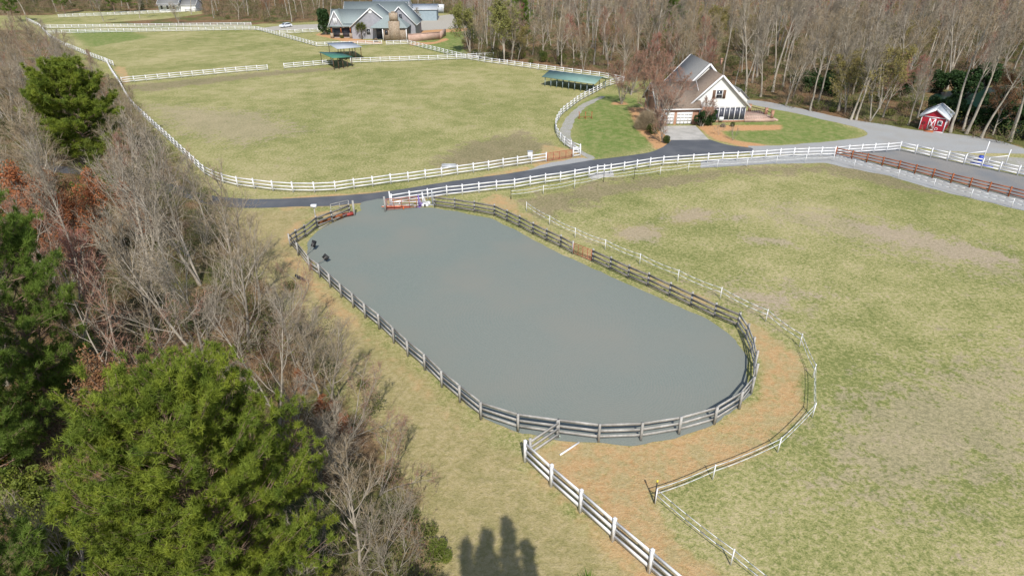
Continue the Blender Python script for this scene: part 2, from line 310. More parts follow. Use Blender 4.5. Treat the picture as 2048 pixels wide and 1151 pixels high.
def ground_mat():
    m = bpy.data.materials.new('ground'); m.use_nodes = True; t = m.node_tree; b = t.nodes['Principled BSDF']
    b.inputs['Roughness'].default_value = .95; b.inputs['Specular IOR Level'].default_value = .1
    g = t.nodes.new('ShaderNodeNewGeometry')
    def noise(sc, det=5, rough=.55, off=0, stretch=None):
        mp = t.nodes.new('ShaderNodeMapping'); mp.inputs['Location'].default_value = (off, off * 1.7, off * .3)
        if stretch: mp.inputs['Scale'].default_value = stretch
        t.links.new(g.outputs['Position'], mp.inputs[0])
        n = t.nodes.new('ShaderNodeTexNoise'); n.inputs['Scale'].default_value = sc; n.inputs['Detail'].default_value = det; n.inputs['Roughness'].default_value = rough
        t.links.new(mp.outputs[0], n.inputs['Vector']); return n.outputs[0]
    def rng(s, a, b_, c=0, d=1):
        r = t.nodes.new('ShaderNodeMapRange'); r.interpolation_type = 'SMOOTHSTEP'
        for k_, v in zip((1, 2, 3, 4), (a, b_, c, d)): r.inputs[k_].default_value = v
        t.links.new(s, r.inputs[0]); return r.outputs[0]
    def math_(op, a, b_):
        n = t.nodes.new('ShaderNodeMath'); n.operation = op
        for k_, v in enumerate((a, b_)):
            if isinstance(v, (int, float)): n.inputs[k_].default_value = v
            else: t.links.new(v, n.inputs[k_])
        return n.outputs[0]
    def mix(f, a, b_):
        n = t.nodes.new('ShaderNodeMix'); n.data_type = 'RGBA'
        if isinstance(f, (int, float)): n.inputs[0].default_value = f
        else: t.links.new(f, n.inputs[0])
        for k_, v in ((6, a), (7, b_)):
            if isinstance(v, tuple): n.inputs[k_].default_value = (*v, 1)
            else: t.links.new(v, n.inputs[k_])
        return n.outputs[2]
    big = noise(.045, 4); mid = noise(.32, 5, .62, 7); fine = noise(3.1, 5, .7, 13); tiny = noise(11, 3, .7, 31); med2 = noise(.9, 6, .66, 51)
    s = math_('ADD', math_('MULTIPLY', big, .7), math_('ADD', math_('MULTIPLY', mid, .7), math_('MULTIPLY', fine, 1.5)))
    s = math_('ADD', s, math_('MULTIPLY', tiny, .9))
    col = mix(rng(s, 1.62, 1.95), (.178, .20, .062), (.325, .31, .125))
    col = mix(rng(s, 1.88, 2.2), col, (.47, .40, .22))
    th = math_('ADD', math_('MULTIPLY', mid, .55), math_('ADD', math_('MULTIPLY', med2, .8), math_('MULTIPLY', fine, .3)))
    col = mix(math_('MULTIPLY', rng(th, .92, 1.08), .75), col, (.37, .295, .205))
    col = mix(math_('MULTIPLY', rng(noise(1.5, 5, .7, 91), .60, .72), .7), col, (.10, .155, .045))
    def zone(name, jit=.55, n_=None):
        a = t.nodes.new('ShaderNodeAttribute'); a.attribute_name = name
        nn = math_('MULTIPLY', math_('SUBTRACT', n_ if n_ is not None else math_('ADD', math_('MULTIPLY', mid, .5), math_('MULTIPLY', med2, .5)), .5), jit * 2.6)
        return rng(math_('ADD', a.outputs['Fac'], math_('MULTIPLY', nn, math_('MULTIPLY', math_('GREATER_THAN', a.outputs['Fac'], .02), 1.0))), .32, .72)
    f1 = rng(math_('ADD', math_('MULTIPLY', fine, .6), math_('MULTIPLY', tiny, .4)), .36, .64)
    m2 = rng(med2, .4, .62)
    tan = mix(m2, mix(f1, (.36, .29, .13), (.46, .37, .21)), mix(f1, (.27, .235, .095), (.36, .30, .15)))
    col = mix(math_('MULTIPLY', zone('z_tan'), .8), col, tan)
    col = mix(math_('MULTIPLY', zone('z_thatch', 1.5, math_('ADD', math_('MULTIPLY', med2, .6), math_('MULTIPLY', fine, .4))), .55), col, mix(f1, (.33, .26, .185), (.44, .36, .25)))
    col = mix(math_('MULTIPLY', zone('z_bare', 1.3, math_('ADD', math_('MULTIPLY', med2, .55), math_('MULTIPLY', fine, .45))), .68), col, mix(f1, (.35, .275, .20), (.46, .375, .275)))
    lush = mix(m2, mix(f1, (.10, .175, .03), (.155, .225, .055)), mix(f1, (.20, .24, .07), (.30, .29, .12)))
    col = mix(math_('MULTIPLY', zone('z_lush', .9), .85), col, lush)
    col = mix(math_('MULTIPLY', zone('z_brown', 1.1), .55), col, mix(f1, (.17, .125, .095), (.27, .21, .145)))
    dirt = mix(m2, mix(f1, (.46, .27, .125), (.53, .37, .195)), mix(f1, (.37, .285, .13), (.46, .37, .20)))
    col = mix(math_('MULTIPLY', zone('z_dirt', .9), math_('SUBTRACT', .93, math_('MULTIPLY', rng(noise(.7, 5, .72, 131), .55, .68), .55))), col, dirt)
    lit = mix(m2, mix(f1, (.10, .06, .035), (.25, .145, .075)), mix(f1, (.16, .10, .055), (.34, .23, .12)))
    lit = mix(rng(noise(.12, 4, .6, 77), .46, .6), lit, mix(f1, (.07, .085, .03), (.17, .165, .055)))
    col = mix(zone('z_litter', .7), col, lit)
    col = mix(zone('z_mulch', .35), col, mix(f1, (.46, .24, .11), (.58, .36, .19)))
    t.links.new(col, b.inputs['Base Color'])
    bp = t.nodes.new('ShaderNodeBump'); bp.inputs['Strength'].default_value = .8; bp.inputs['Distance'].default_value = .12
    t.links.new(math_('ADD', fine, math_('MULTIPLY', tiny, .5)), bp.inputs['Height']); t.links.new(bp.outputs[0], b.inputs['Normal'])
    return m
make_ground()

# ------------------------------------------------------------------ flat sheets
def sheet(name, pts, m, z):
    import mathutils
    tri = mathutils.geometry.tessellate_polygon([[mathutils.Vector((p[0], p[1], 0)) for p in pts]])
    mb = MB(); f = []
    for a, b_, c in tri:
        A, B, C_ = pts[a], pts[b_], pts[c]
        f.append((a, b_, c) if (B[0]-A[0])*(C_[1]-A[1]) - (B[1]-A[1])*(C_[0]-A[0]) > 0 else (a, c, b_))
    mb.add([(p[0], p[1], z) for p in pts], f)
    return struct(mb.build(name, m))
def rag(pts, amp, seed=1, step=.8):     # a slightly uneven natural edge
    c = resample(np.vstack([pts, pts[:1]]), step)[:-1]; rs = np.random.RandomState(seed)
    n = rs.randn(len(c), 2); n = (n + np.roll(n, 1, 0) + np.roll(n, -1, 0)) / 1.8
    return c + n * amp
north = catmull(WP([(100, 330), (250, 345), (355, 371), (425, 391), (512, 398), (637, 394), (762, 384), (887, 365), (1024, 346), (1124, 330), (1186, 320), (1274, 309), (1313, 300), (1334, 288), (1342, 279)]), 1)
south = catmull(WP([(1416, 278), (1440, 286), (1470, 292), (1505, 296), (1500, 305), (1460, 309), (1399, 313), (1299, 324), (1184, 341), (1099, 353), (1024, 366), (900, 388), (770, 401), (662, 412), (600, 413), (512, 416), (425, 411), (340, 386), (240, 358), (90, 343)]), 1)
sheet('road', rag(np.vstack([north, south]), .035, 3, .6), M['asphalt'], .016)
arena_edge = catmull(WP([(613, 500), (618, 482), (645, 456), (690, 434), (722, 421), (722, 405), (772, 398), (780, 415), (860, 416), (950, 430), (1010, 450), (1100, 497), (1180, 534), (1290, 583), (1360, 613), (1430, 648), (1470, 680), (1488, 705), (1497, 740), (1500, 765), (1500, 790), (1474, 816), (1430, 846), (1358, 874), (1290, 888), (1190, 887), (1110, 879), (1040, 864), (965, 836), (925, 800), (886, 767), (820, 706), (762, 655), (700, 600), (650, 552), (622, 520)]), 1, True)
sheet('arena_ground', rag(arena_edge, .07, 5, .5), M['arena'], .022)
grav = catmull(WP([(1496, 292), (1545, 291), (1586, 289), (1686, 280), (1733, 270), (1716, 256), (1636, 237), (1586, 225), (1536, 216), (1500, 208), (1492, 200), (1536, 204), (1600, 217), (1690, 237), (1780, 251), (1830, 260), (1925, 270), (2000, 282), (2048, 297), (2120, 315)]), 1)
grav2 = np.array(WP([(2120, 322), (2048, 307), (1960, 307), (1880, 300), (1860, 298), (1800, 292), (1800, 303), (1672, 306), (1500, 310)]))
sheet('gravel_drive', rag(np.vstack([grav, grav2]), .08, 7, .6), M['gravel'], .010)
sheet('gravel_lot', rag(np.array(WP([(1890, 302), (1960, 311), (2048, 316), (2130, 330), (2130, 372), (2048, 350), (1800, 299)])), .1, 8, .7), M['stones'], .008)
sheet('gravel_path', rag(np.array(WP([(1400, 322), (1536, 312), (1672, 307), (2048, 399), (2130, 420), (2130, 440), (2048, 421), (1930, 394), (1850, 374), (1780, 352), (1690, 335), (1650, 326), (1536, 328), (1400, 336)])), .08, 9, .6), M['gravel'], .012)
sheet('sand_pen', np.array(WP([(1676, 306), (1800, 300), (2048, 353), (2150, 374), (2150, 424), (2048, 398)])), M['pen'], .018)
sheet('concrete_apron', np.array(WP([(1312, 252), (1391, 251.5), (1418, 279.5), (1341, 280.5)])), M['concrete'], .020)
swale = [(1207, 193, 1.2), (1180, 205, 1.5), (1160, 217, 1.8), (1143, 235, 2.0), (1133, 255, 2.0), (1130, 272, 2.0), (1142, 290, 1.6), (1165, 306, 1.2), (1186, 318, 1.0)]
c = catmull([(*W(a, b)[:2], d) for a, b, d in swale], .8); d = np.gradient(c[:, :2], axis=0); d /= np.linalg.norm(d, axis=1, keepdims=True); nn = np.stack([-d[:, 1], d[:, 0]], 1)
sheet('stone_swale', rag(np.vstack([c[:, :2] + nn * c[:, 2:] * .45, (c[:, :2] - nn * c[:, 2:] * .45)[::-1]]), .08, 4, .5), M['stones'], .012)
sheet('gravel_apron', rag(np.array(WP([(1098, 326), (1146, 317), (1165, 316), (1188, 319), (1130, 330), (1040, 345)])), .1, 6, .6), M['gravel'], .011)
sheet('pond', rag(np.array(POND), .4, 11, 2), M['water'], .03)
sheet('barn_lot', rag(np.array(WP([(812, 64), (830, 44), (868, 33), (920, 27), (955, 30), (935, 56), (870, 60)])), .3, 12, 2), M['lot'], .02)
sheet('far_lane', rag(np.array(WP([(508, 58), (560, 52), (600, 50), (650, 48), (652, 58), (600, 60), (540, 62)])), .2, 12, 2), M['lot'], .02)
sheet('gravel_pad', np.array(WP([(1178, 350), (1226, 343), (1228, 352), (1182, 359)])), M['concrete'], .03)

# ------------------------------------------------------------------ fences
def capped_post(h, wd, taper_cap=True, mi=0):
    mb = MB(); a = wd / 2
    mb.box(-a, a, -a, a, 0, h - (.08 if taper_cap else 0), mi)
    if taper_cap:
        b_ = a * 1.15; z = h - .079
        mb.box(-b_, b_, -b_, b_, z, z + .03)
        mb.add([(-b_, -b_, z+.031), (b_, -b_, z+.031), (b_, b_, z+.031), (-b_, b_, z+.031), (0, 0, h + .03)], [(0,1,4),(1,2,4),(2,3,4),(3,0,4)])
    return mb.build(None, M['white']) if False else mb
_postcache = {}
def post_mesh(h, wd, m, cap):
    k = (h, wd, m.name, cap)
    if k not in _postcache:
        o = capped_post(h, wd, cap).build('post', m); me = o.data; bpy.data.objects.remove(o); _postcache[k] = me
    return _postcache[k]
def fence(label, posts, h=1.5, levels=(.35, .8, 1.28), post_w=.14, rail=(.05, .15), m=None, cap=True, side=0.0, mrail=None, name='rail_fence', cat='fence', group=None, rl=None, bulge=0):
    m = m or M['white']; posts = [tuple(p[:2]) for p in posts]; ox, oy = posts[0]
    root = thing(name, label, cat, (ox, oy, 0), group=group)
    me = post_mesh(h, post_w, m, cap); P = [np.array((x - ox, y - oy)) for x, y in posts]
    for i, p in enumerate(P):
        d = P[min(i + 1, len(P) - 1)] - P[max(i - 1, 0)]
        link('post', me, root, (p[0], p[1], 0), math.atan2(d[1], d[0]))
    random.seed(int(abs(ox * 31 + oy * 17)))
    for z in levels:
        mb = MB()
        for i in range(len(P) - 1):
            a, b_ = P[i], P[i + 1]; d = b_ - a; L = np.linalg.norm(d)
            if L < .3: continue
            d /= L; n = np.array((-d[1], d[0])) * side
            g = 0 if side else post_w / 2 - .004
            j = [random.uniform(-.012, .012) * (1 if side else .4) for _ in range(2)]
            pa = a + d * g + n; pb = b_ - d * g + n
            mb.bar((pa[0], pa[1], z + j[0]), (pb[0], pb[1], z + j[1]), rail[0], rail[1])
        mb.build('rail', mrail or m, root)
    return root
def px(posts): return [W(a, b)[:2] for a, b in posts]
z4 = lambda L, ox, oy: [(a / 4 + ox, b / 4 + oy) for a, b in L]
white_lv = (.36, .80, 1.26)
left_run = resample(catmull(px([(214, 127), (225, 147), (240, 170), (265, 212), (300, 247), (342, 286), (365, 308), (392, 333), (410, 350)]), 1), 2.44)
fence('long white three rail fence running down beside the left woods', left_run, 1.5, white_lv)
d1 = [(410, 350), (427, 359), (447, 367), (476, 374), (509, 378)] + z4([(138,378),(298,388),(470,390),(638,382),(788,360),(936,342),(1080,321),(1220,305),(1357,285),(1487,268),(1613,247),(1740,230),(1861,213),(1977,193)], 512, 288) + [(1035, 332), (1063, 328), (1092, 324)]
fence('white three rail fence curving along the pasture side of the asphalt driveway', px(d1), 1.5, white_lv)
fence('short white fence stub right of the red pasture gate', px([(1146, 315), (1160, 313.5)]), 1.6, (.3, .75, 1.2, 1.45))
d2 = [(784, 410), (820, 404), (856, 399), (894, 393), (925, 390), (958, 386), (993, 382)] + z4([(20,362),(145,340),(266,320),(386,305),(500,285),(615,265),(680, 250), (735, 245),(788, 238),(895,222),(997,205),(1102,188),(1207,174),(1322,166),(1445,158),(1563,150),(1680,141),(1797,136),(1913,128),(2025,122)], 1024, 288) + z4([(90,112),(200,106),(312,102),(420,99),(527,95)], 1536, 288)
fence('white three rail fence on the lower side of the driveway behind the grey arena', px(d2), 1.5, white_lv)
fence('white fence closing the far side of the sand pen', px(z4([(527,95),(635,82),(740,76),(843,70),(945,64),(1048,54)], 1536, 288)), 1.5, white_lv)
fence('white fence between the sand pen and the gravel lot', px(z4([(1048,54),(1175,80),(1297,108),(1430,135),(1563,165),(1702,193),(1845,223),(1992,252)], 1536, 288) + [(2075, 359), (2112, 368)]), 1.5, white_lv)
cross = resample(px([(245, 167), (493, 144), (536, 141)]), 2.5)
fence('white cross fence between the two pastures, left of the gap', cross, 1.45, white_lv)
fence('short white cross fence between the pasture gap and the green shelter', resample(px([(569, 138), (665, 130)]), 2.5), 1.45, white_lv)
fence('white cross fence right of the green shelter', resample(px([(702, 127), (820, 123), (932, 119)]), 2.5), 1.45, white_lv)
fence('pinkish white fence end running behind the corner of the main pasture', resample(px([(936, 118), (987, 115.5)]), 2.5), 1.45, white_lv)
fence('white fence descending from the far lane past the first horse pasture', resample(px([(498, 60.5), (516, 61), (634, 94)]), 2.5), 1.4, white_lv)
fence('white fence in front of the grey house', resample(px([(634, 94), (764, 90)]), 2.5), 1.4, white_lv)
fence('white fence right of the gate by the stone chimney', resample(px([(773, 91), (816, 89.5)]), 2.5), 1.4, white_lv)
fence('white fence running from the stone chimney to the pasture corner', resample(px([(816, 89.5), (870, 103), (932, 119)]), 2.5), 1.4, white_lv)
fence('white fence along the back woods behind the big green shelter', resample(px([(932, 119), (972, 126), (1012, 131), (1084, 141), (1213, 158), (1247, 165.5)]), 2.5), 1.45, white_lv)
fence('short white fence behind the bare tree at the pasture corner', resample(px([(1247, 165.5), (1225, 171), (1207, 176.5)]), 2.4), 1.45, white_lv)
curveE = resample(catmull(px([(1207, 176.5), (1197, 183), (1182, 191), (1168, 198), (1155, 206), (1144, 215), (1133, 223), (1122.5, 232), (1118, 239), (1112, 250), (1111, 261), (1114, 272), (1124, 287), (1141, 299), (1160, 307)]), 1), 2.3)
fence('white fence curving between the main pasture and the stone swale', curveE, 1.5, white_lv)
fence('white fence across the far end of the first pasture', resample(px([(92, 69), (157, 67), (500, 60.5)]), 2.5), 1.4, white_lv)
fence('second white fence just beyond the far end of the first pasture', resample(px([(88, 58), (200, 56.5), (503, 52.5)]), 2.5), 1.4, white_lv)
fence('white fence at the far left corner running up to the road', resample(px([(54, 42), (80, 54), (100, 76), (125, 91), (175, 112), (212, 126), (228, 133)]), 2.5), 1.4, white_lv)
fence('distant white fence along the public road at top left', resample(px([(118, 36), (240, 31), (385, 24)]), 2.6), 1.4, white_lv)
fence('short white fence beside the parked white car', resample(px([(560, 69), (650, 64)]), 2.5), 1.4, white_lv)
near = px([(1050, 923), (1102, 972), (1160, 1023), (1225, 1081), (1298, 1144), (1380, 1215), (1475, 1298)])
fence('thick white fence running out of the bottom of the picture', near, 1.8, (.42, .94, 1.48), .165, (.06, .235))
fence('dark board fence in front of the distant white farmhouse', resample(px([(372, 25), (410, 22)]), 2.4), 1.3, (.5, 1.1), m=M['wood_dark'], cap=False)
fence('dark wire and board fence under the yellow green tree', resample(px([(890, 112), (985, 112)]), 2.8), 1.2, (.5, 1.0), m=M['wood_dark'], cap=False, rail=(.04, .1))
brown = px(z4([(537,95),(665,122),(785,147),(910,175),(1040,205),(1170,238),(1312,272),(1460,312),(1608,347),(1758,383),(1920,420)], 1536, 288) + [(2062, 404), (2105, 415)])
fence('red brown stained board fence between sand pen and gravel path', brown, 1.35, (.35, .75, 1.15), .16, (.045, .14), M['stain'], False, side=.09)
# the arena fence: left/bottom run, right/far run
aw = dict(h=1.5, levels=(.35, .82, 1.30), post_w=.145, rail=(.05, .205), m=M['wood'], cap=False, side=.11)
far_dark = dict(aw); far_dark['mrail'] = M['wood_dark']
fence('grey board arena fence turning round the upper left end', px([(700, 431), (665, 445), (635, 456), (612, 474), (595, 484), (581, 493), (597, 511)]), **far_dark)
fence('weathered grey board fence along the lower left side of the arena', px([(597, 511), (620, 541), (640, 555), (661, 575), (683, 595), (707, 615), (731, 636), (759, 658), (788, 686), (816, 712), (850, 740), (884, 774), (920, 804), (962, 838), (1036, 862), (1116, 873)]), **aw)
fence('pale grey board fence round the near right end of the arena', px([(1116, 873), (1197, 883), (1281, 880), (1357, 868), (1428, 848), (1478, 817), (1502, 787), (1509, 760), (1509, 733), (1503, 705), (1492, 678), (1475, 654)]), **aw)
far_dark['side'] = -.11
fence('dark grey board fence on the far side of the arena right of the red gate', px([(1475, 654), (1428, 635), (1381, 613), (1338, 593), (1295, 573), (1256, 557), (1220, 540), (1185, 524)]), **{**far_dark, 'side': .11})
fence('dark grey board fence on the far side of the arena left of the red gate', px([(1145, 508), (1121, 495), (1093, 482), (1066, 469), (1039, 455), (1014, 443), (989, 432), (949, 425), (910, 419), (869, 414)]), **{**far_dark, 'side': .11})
fence('short grey board fence joining the arena to the thick white fence', px([(1114, 875), (1060, 912)]), **{**aw, 'side': .08})
# tall gate posts
for lab, (a, b_), hh in (('tall pale post at the left of the arena opening', (709, 431), 1.9), ('pale post carrying the open red gate at the arena entrance', (771, 423), 1.9)):
    mb = MB(); mb.tube([(0, 0, 0), (0, 0, hh)], .12, 8); tag(mb.build('gate_post', M['wood'], loc=W(a, b_)), lab, 'post', 'arena entrance posts')

# tape fence
def tape_fence(label, pts, black=(), hh=1.25):
    P = px(pts); ox, oy = P[0]; root = thing('tape_fence', label, 'fence', (ox, oy, 0))
    for i, p in enumerate(P):
        mb = MB()
        if i in black: mb.tube([(0, 0, 0), (0, 0, hh + .4)], .035, 6)
        else: mb.tube([(0, 0, 0), (0, 0, hh)], .038, 6)
        o = mb.build('post', M['black'] if i in black else M['white'], root, loc=(p[0] - ox, p[1] - oy, 0))
    for z in (.72, 1.14):
        mb = MB()
        for a, b_ in zip(P[:-1], P[1:]):
            L = math.dist(a, b_); n = 5
            q = [(a[0] + (b_[0] - a[0]) * t / n - ox, a[1] + (b_[1] - a[1]) * t / n - oy, z - .12 * 4 * (t / n) * (1 - t / n)) for t in range(n + 1)]
            for u, v in zip(q[:-1], q[1:]): mb.bar(u, v, .02, .055)
        mb.build('tape', M['tape'], root)
    return root
tape_fence('thin white tape fence along the top of the right pasture', [(1022, 399), (1086.5, 389), (1149, 377.5), (1207, 364), (1268, 358), (1320, 350.5), (1376, 343.5), (1434, 337), (1493, 334), (1552, 329), (1610, 325.5), (1666, 323), (1707, 335.5), (1795, 356), (1866, 375), (1940, 397), (2022, 415.5), (2110, 440)], (0, 3, 4))
tape_fence('thin white tape fence looping round the arena and dirt track', [(1053, 423), (1099, 451), (1150, 476), (1210, 500), (1279, 529), (1355, 562), (1440, 598), (1531, 643), (1598.5, 693), (1625, 755), (1624, 834), (1555, 904), (1425, 959), (1308, 1005)], (13,), 1.25)
tape_fence('thin white tape fence leaving the black corner post at bottom right', [(1310, 1007), (1461, 1129), (1620, 1250)], (), 1.25)
mb = MB(); mb.tube([(0, 0, 1.66), (0, 0, 1.82)], .06, 8); tag(mb.build('post_cap', M['yellow'], loc=W(1308, 1005)), 'yellow cap on the black corner post of the tape fence', 'post cap')

# tubular gates
def tube_gate(label, a, b_, h=1.3, m=None, n=6, nv=4, name='tube_gate'):
    a = W(*a); b_ = W(*b_); ang = math.atan2(b_[1] - a[1], b_[0] - a[0]); L = math.dist(a[:2], b_[:2])
    root = thing(name, label, 'gate', a, ang)
    mb = MB(); m = m or M['redgate']
    mb.tube([(0.05, 0, .2), (0.05, 0, h)], .035, 6); mb.tube([(L - .05, 0, .2), (L - .05, 0, h)], .035, 6)
    mb.tube([(0.05, 0, h), (L - .05, 0, h)], .035, 6); mb.tube([(.05, 0, .2), (L - .05, 0, .2)], .035, 6)
    mb.build('frame', m, root)
    for k in range(1, n):
        mb = MB(); z = .2 + (h - .2) * k / n; mb.tube([(.08, 0, z), (L - .08, 0, z)], .022, 5); mb.build('bar', m, root)
    for k in range(1, nv):
        mb = MB(); x = L * k / nv; mb.bar((x, 0.035, .2), (x, 0.035, h), .06, .02); mb.build('brace', m, root)
    return root
tube_gate('red tubular gate beside the driveway fence and gravel patch', (1094, 324), (1144, 316))
tube_gate('red tubular gate set in the far side of the arena fence', (1146, 508.5), (1183, 523.5), 1.3, M['redgate2'])
tube_gate('faded red tubular gate standing open at the arena entrance', (773, 422), (835, 416.5), 1.5, M['redgate2'], 5)
tube_gate('grey wire gate left of the arena opening', (663, 431), (700, 422), 1.4, M['wood'], 4, 2)
mb = MB(); mb.bar((0, 0, .05), (2.6, 1.2, .45), .05, .9, up=(0, -.6, .8)); tag(mb.build('rusty_sheet', M['rust'], loc=W(636, 447)), 'rusty sheet panel leaning on the upper left arena fence', 'panel')
mb = MB(); mb.bar((0, 0, .25), (1.1, .5, .3), .5, .3); tag(mb.build('red_tub', M['redgate'], loc=W(686, 434)), 'red tub tucked against the arena fence by the opening', 'tub')
mb = MB(); mb.tube([W(1120, 909, .06), W(1158, 884, .06)], .06, 8); tag(mb.build('loose_pole', M['white']), 'white pole lying on the ground by the near arena corner', 'pole')
mb = MB(); mb.tube([W(637, 457, .08), W(658, 447, .08)], .07, 6); tag(mb.build('loose_rail', M['yellow'] if False else M['concrete']), 'pale rail lying inside the upper left arena fence', 'rail')

# light box on post, panels on poles
root = thing('lamp_post', 'thin post with a small white box at the upper left of the arena', 'post', W(634, 452))
mb = MB(); mb.tube([(0, 0, 0), (0, 0, 2.3)], .06, 6); mb.build('pole', M['wood'], root)
mb = MB(); mb.box(-.3, .3, -.2, .2, 2.3, 2.62); mb.build('box', M['white'], root)
def board(label, base, top, wd, hh, tilt, rz):
    b0 = W(*base); root = thing('sign_board', label, 'board', b0)
    p = np.array(top) ; mb = MB(); mb.tube([(0, 0, 0), tuple(p)], .035, 6); mb.build('pole', M['wood_dark'], root)
    mb = MB(); mb.box(-wd / 2, wd / 2, -.02, .02, -hh / 2, hh / 2); o = mb.build('panel', M['black'], root, loc=tuple(p)); o.rotation_euler = (R(tilt), R(35), rz)
board('black panel on a leaning pole at the upper left rim of the arena', (612, 512), (.55, 1.3, .8), .5, .7, -25, R(35))
board('black square panel on a leaning pole just inside the left arena fence', (632, 530), (.9, .6, .6), .6, .5, -30, R(-20))
board('grey panel lying in the grass outside the left arena fence', (618, 560), (-.6, .1, .1), 1.6, .7, 80, R(10))

# jump equipment at the gate
def jump_standard(label, p, m, rz=0, h=1.6):
    root = thing('jump_standard', label, 'jump standard', W(*p), rz, 'jump standards by the arena entrance')
    mb = MB(); mb.box(-.05, .05, -.05, .05, 0, h); mb.build('upright', m, root)
    mb = MB(); mb.bar((-.45, 0, .05), (.45, 0, .05), .08, .08); mb.bar((0, -.4, .051), (0, .4, .051), .08, .08); mb.build('foot', m, root)
    mb = MB()
    for k in range(4): mb.bar((.06 + .12 * k, 0, .1), (.06 + .12 * k, 0, h * (.9 - .2 * k)), .06, .03)
    mb.bar((.05, 0, .35), (.5, 0, .35), .05, .06); mb.bar((.05, .001, h * .3), (.5, .001, h * .3), .05, .06); mb.build('wing', m, root)
jump_standard('purple and white jump standard right of the open red gate', (838, 414), M['purple'], .3)
jump_standard('white jump standard behind the open red gate', (846, 410), M['white'], -.2, 1.7)
jump_standard('grey jump standard next to the arena fence end', (865, 410), M['greyblock'], .5, 2.0)
jump_standard('white jump standard left behind the open red gate', (781, 412), M['white'], 1.2, 1.9)
for k, (p, c_) in enumerate((((790, 413), 'white'), ((803, 412), 'greyblock'), ((817, 410), 'white'), ((796, 416), 'redgate'), ((812, 415), 'white'), ((789, 419), 'orange'), ((826, 412), 'white'))):
    a = W(*p); mb = MB(); zz = .1 + .16 * (k % 3)
    mb.tube([(-1.5, -.1, zz), (1.5, .15, zz)], .06, 8)
    for q in (-1.1, 1.1): mb.bar((q, 0, 0), (q, 0, zz - .06), .1, .1)
    tag(mb.build('jump_pole', M[c_], loc=a), ['white jump pole nearest the left end behind the red gate', 'grey jump pole in the stack behind the red gate', 'white jump pole in the middle of the stack behind the red gate', 'red jump pole behind the left of the red gate', 'white jump pole low behind the middle of the red gate', 'orange jump pole at the foot of the red gate', 'white jump pole at the right end behind the red gate'][k], 'jump pole', 'jump poles stored behind the red gate')
for k, p in enumerate(((848, 412.5), (853, 412.5), (857, 409))):
    a = W(*p); mb = MB(); mb.box(-.25, .25, -.2, .2, 0, .35); mb.box(-.15, .15, -.21, .21, .351, .42)
    tag(mb.build('jump_block', M['white'], loc=a), 'white plastic jump block on the grass by the arena fence end', 'block', 'white jump blocks')

# small yard pieces
root = thing('rusty_rack', 'low rusty rack with three uprights on the lawn by the swale', 'rack', W(1158, 237))
for k in range(3):
    mb = MB(); x = k * 1.15; mb.bar((x, 0, 0), (x, 0, 1.1), .1, .1); mb.bar((x - .25, 0, 0.05), (x + .25, 0, .05), .1, .1); mb.bar((x - .15, 0, 1.15), (x + .15, 0, 1.15), .1, .1); mb.build('upright', M['rust'], root)
mb = MB(); mb.bar((0, .06, .3), (2.3, .06, .3), .05, .06); mb.build('crossbar', M['rust'], root)
root = thing('utility_box', 'white utility cabinet behind the driveway fence', 'cabinet', W(1060, 316))
mb = MB(); mb.box(-.35, .35, -.25, .25, 0, 1.0); mb.build('body', M['white'], root)
mb = MB(); mb.box(-.4, .4, -.3, .3, 1.001, 1.08); mb.build('lid', M['greyblock'], root)
root = thing('water_trough', 'pale water trough in the pasture behind the driveway fence', 'trough', W(898, 336))
mb = MB(); mb.box(-1.0, 1.0, -.3, -.25, 0, .55); mb.box(-1, 1, .25, .3, 0, .55); mb.box(-1, -.95, -.249, .249, 0, .55); mb.box(.95, 1, -.249, .249, 0, .55); mb.build('tank', M['greyblock'], root)
mb = MB(); mb.box(-.94, .94, -.24, .24, .35, .42); mb.build('water', M['water'], root)
def white_stand(label, p, h=2.9):
    root = thing('white_stand', label, 'stand', W(*p), R(-15))
    mb = MB(); mb.tube([(0, 0, 0), (0, 0, h)], .07, 6); mb.build('mast', M['white'], root)
    mb = MB(); mb.bar((0, 0, 1.4), (-2.2, 0, .9), .08, .12); mb.build('arm', M['white'], root)
    mb = MB(); mb.bar((-2.2, 0, 0), (-2.2, 0, .9), .1, .1); mb.build('leg', M['white'], root)
white_stand('white mast with sloping arm beside the blue barrel on the gravel lot', (1965, 321))
white_stand('white mast with sloping arm nearer the right edge on the gravel lot', (2010, 330), 2.3)
mb = MB(); mb.tube([(0, 0, 0), (0, 0, .05), (0, 0, .45), (0, 0, .9)], [.3, .31, .33, .3], 14); tag(mb.build('barrel', M['blue'], loc=W(1959, 323)), 'blue plastic barrel under the first white mast', 'barrel')
p, q = W(1940, 326), W(1985, 336); mb = MB(); mb.bar((0, 0, .1), (q[0] - p[0], q[1] - p[1], .1), .25, .2); tag(mb.build('jump_box', M['blue'], loc=p), 'low blue jump box lying just behind the pen fence', 'jump box')

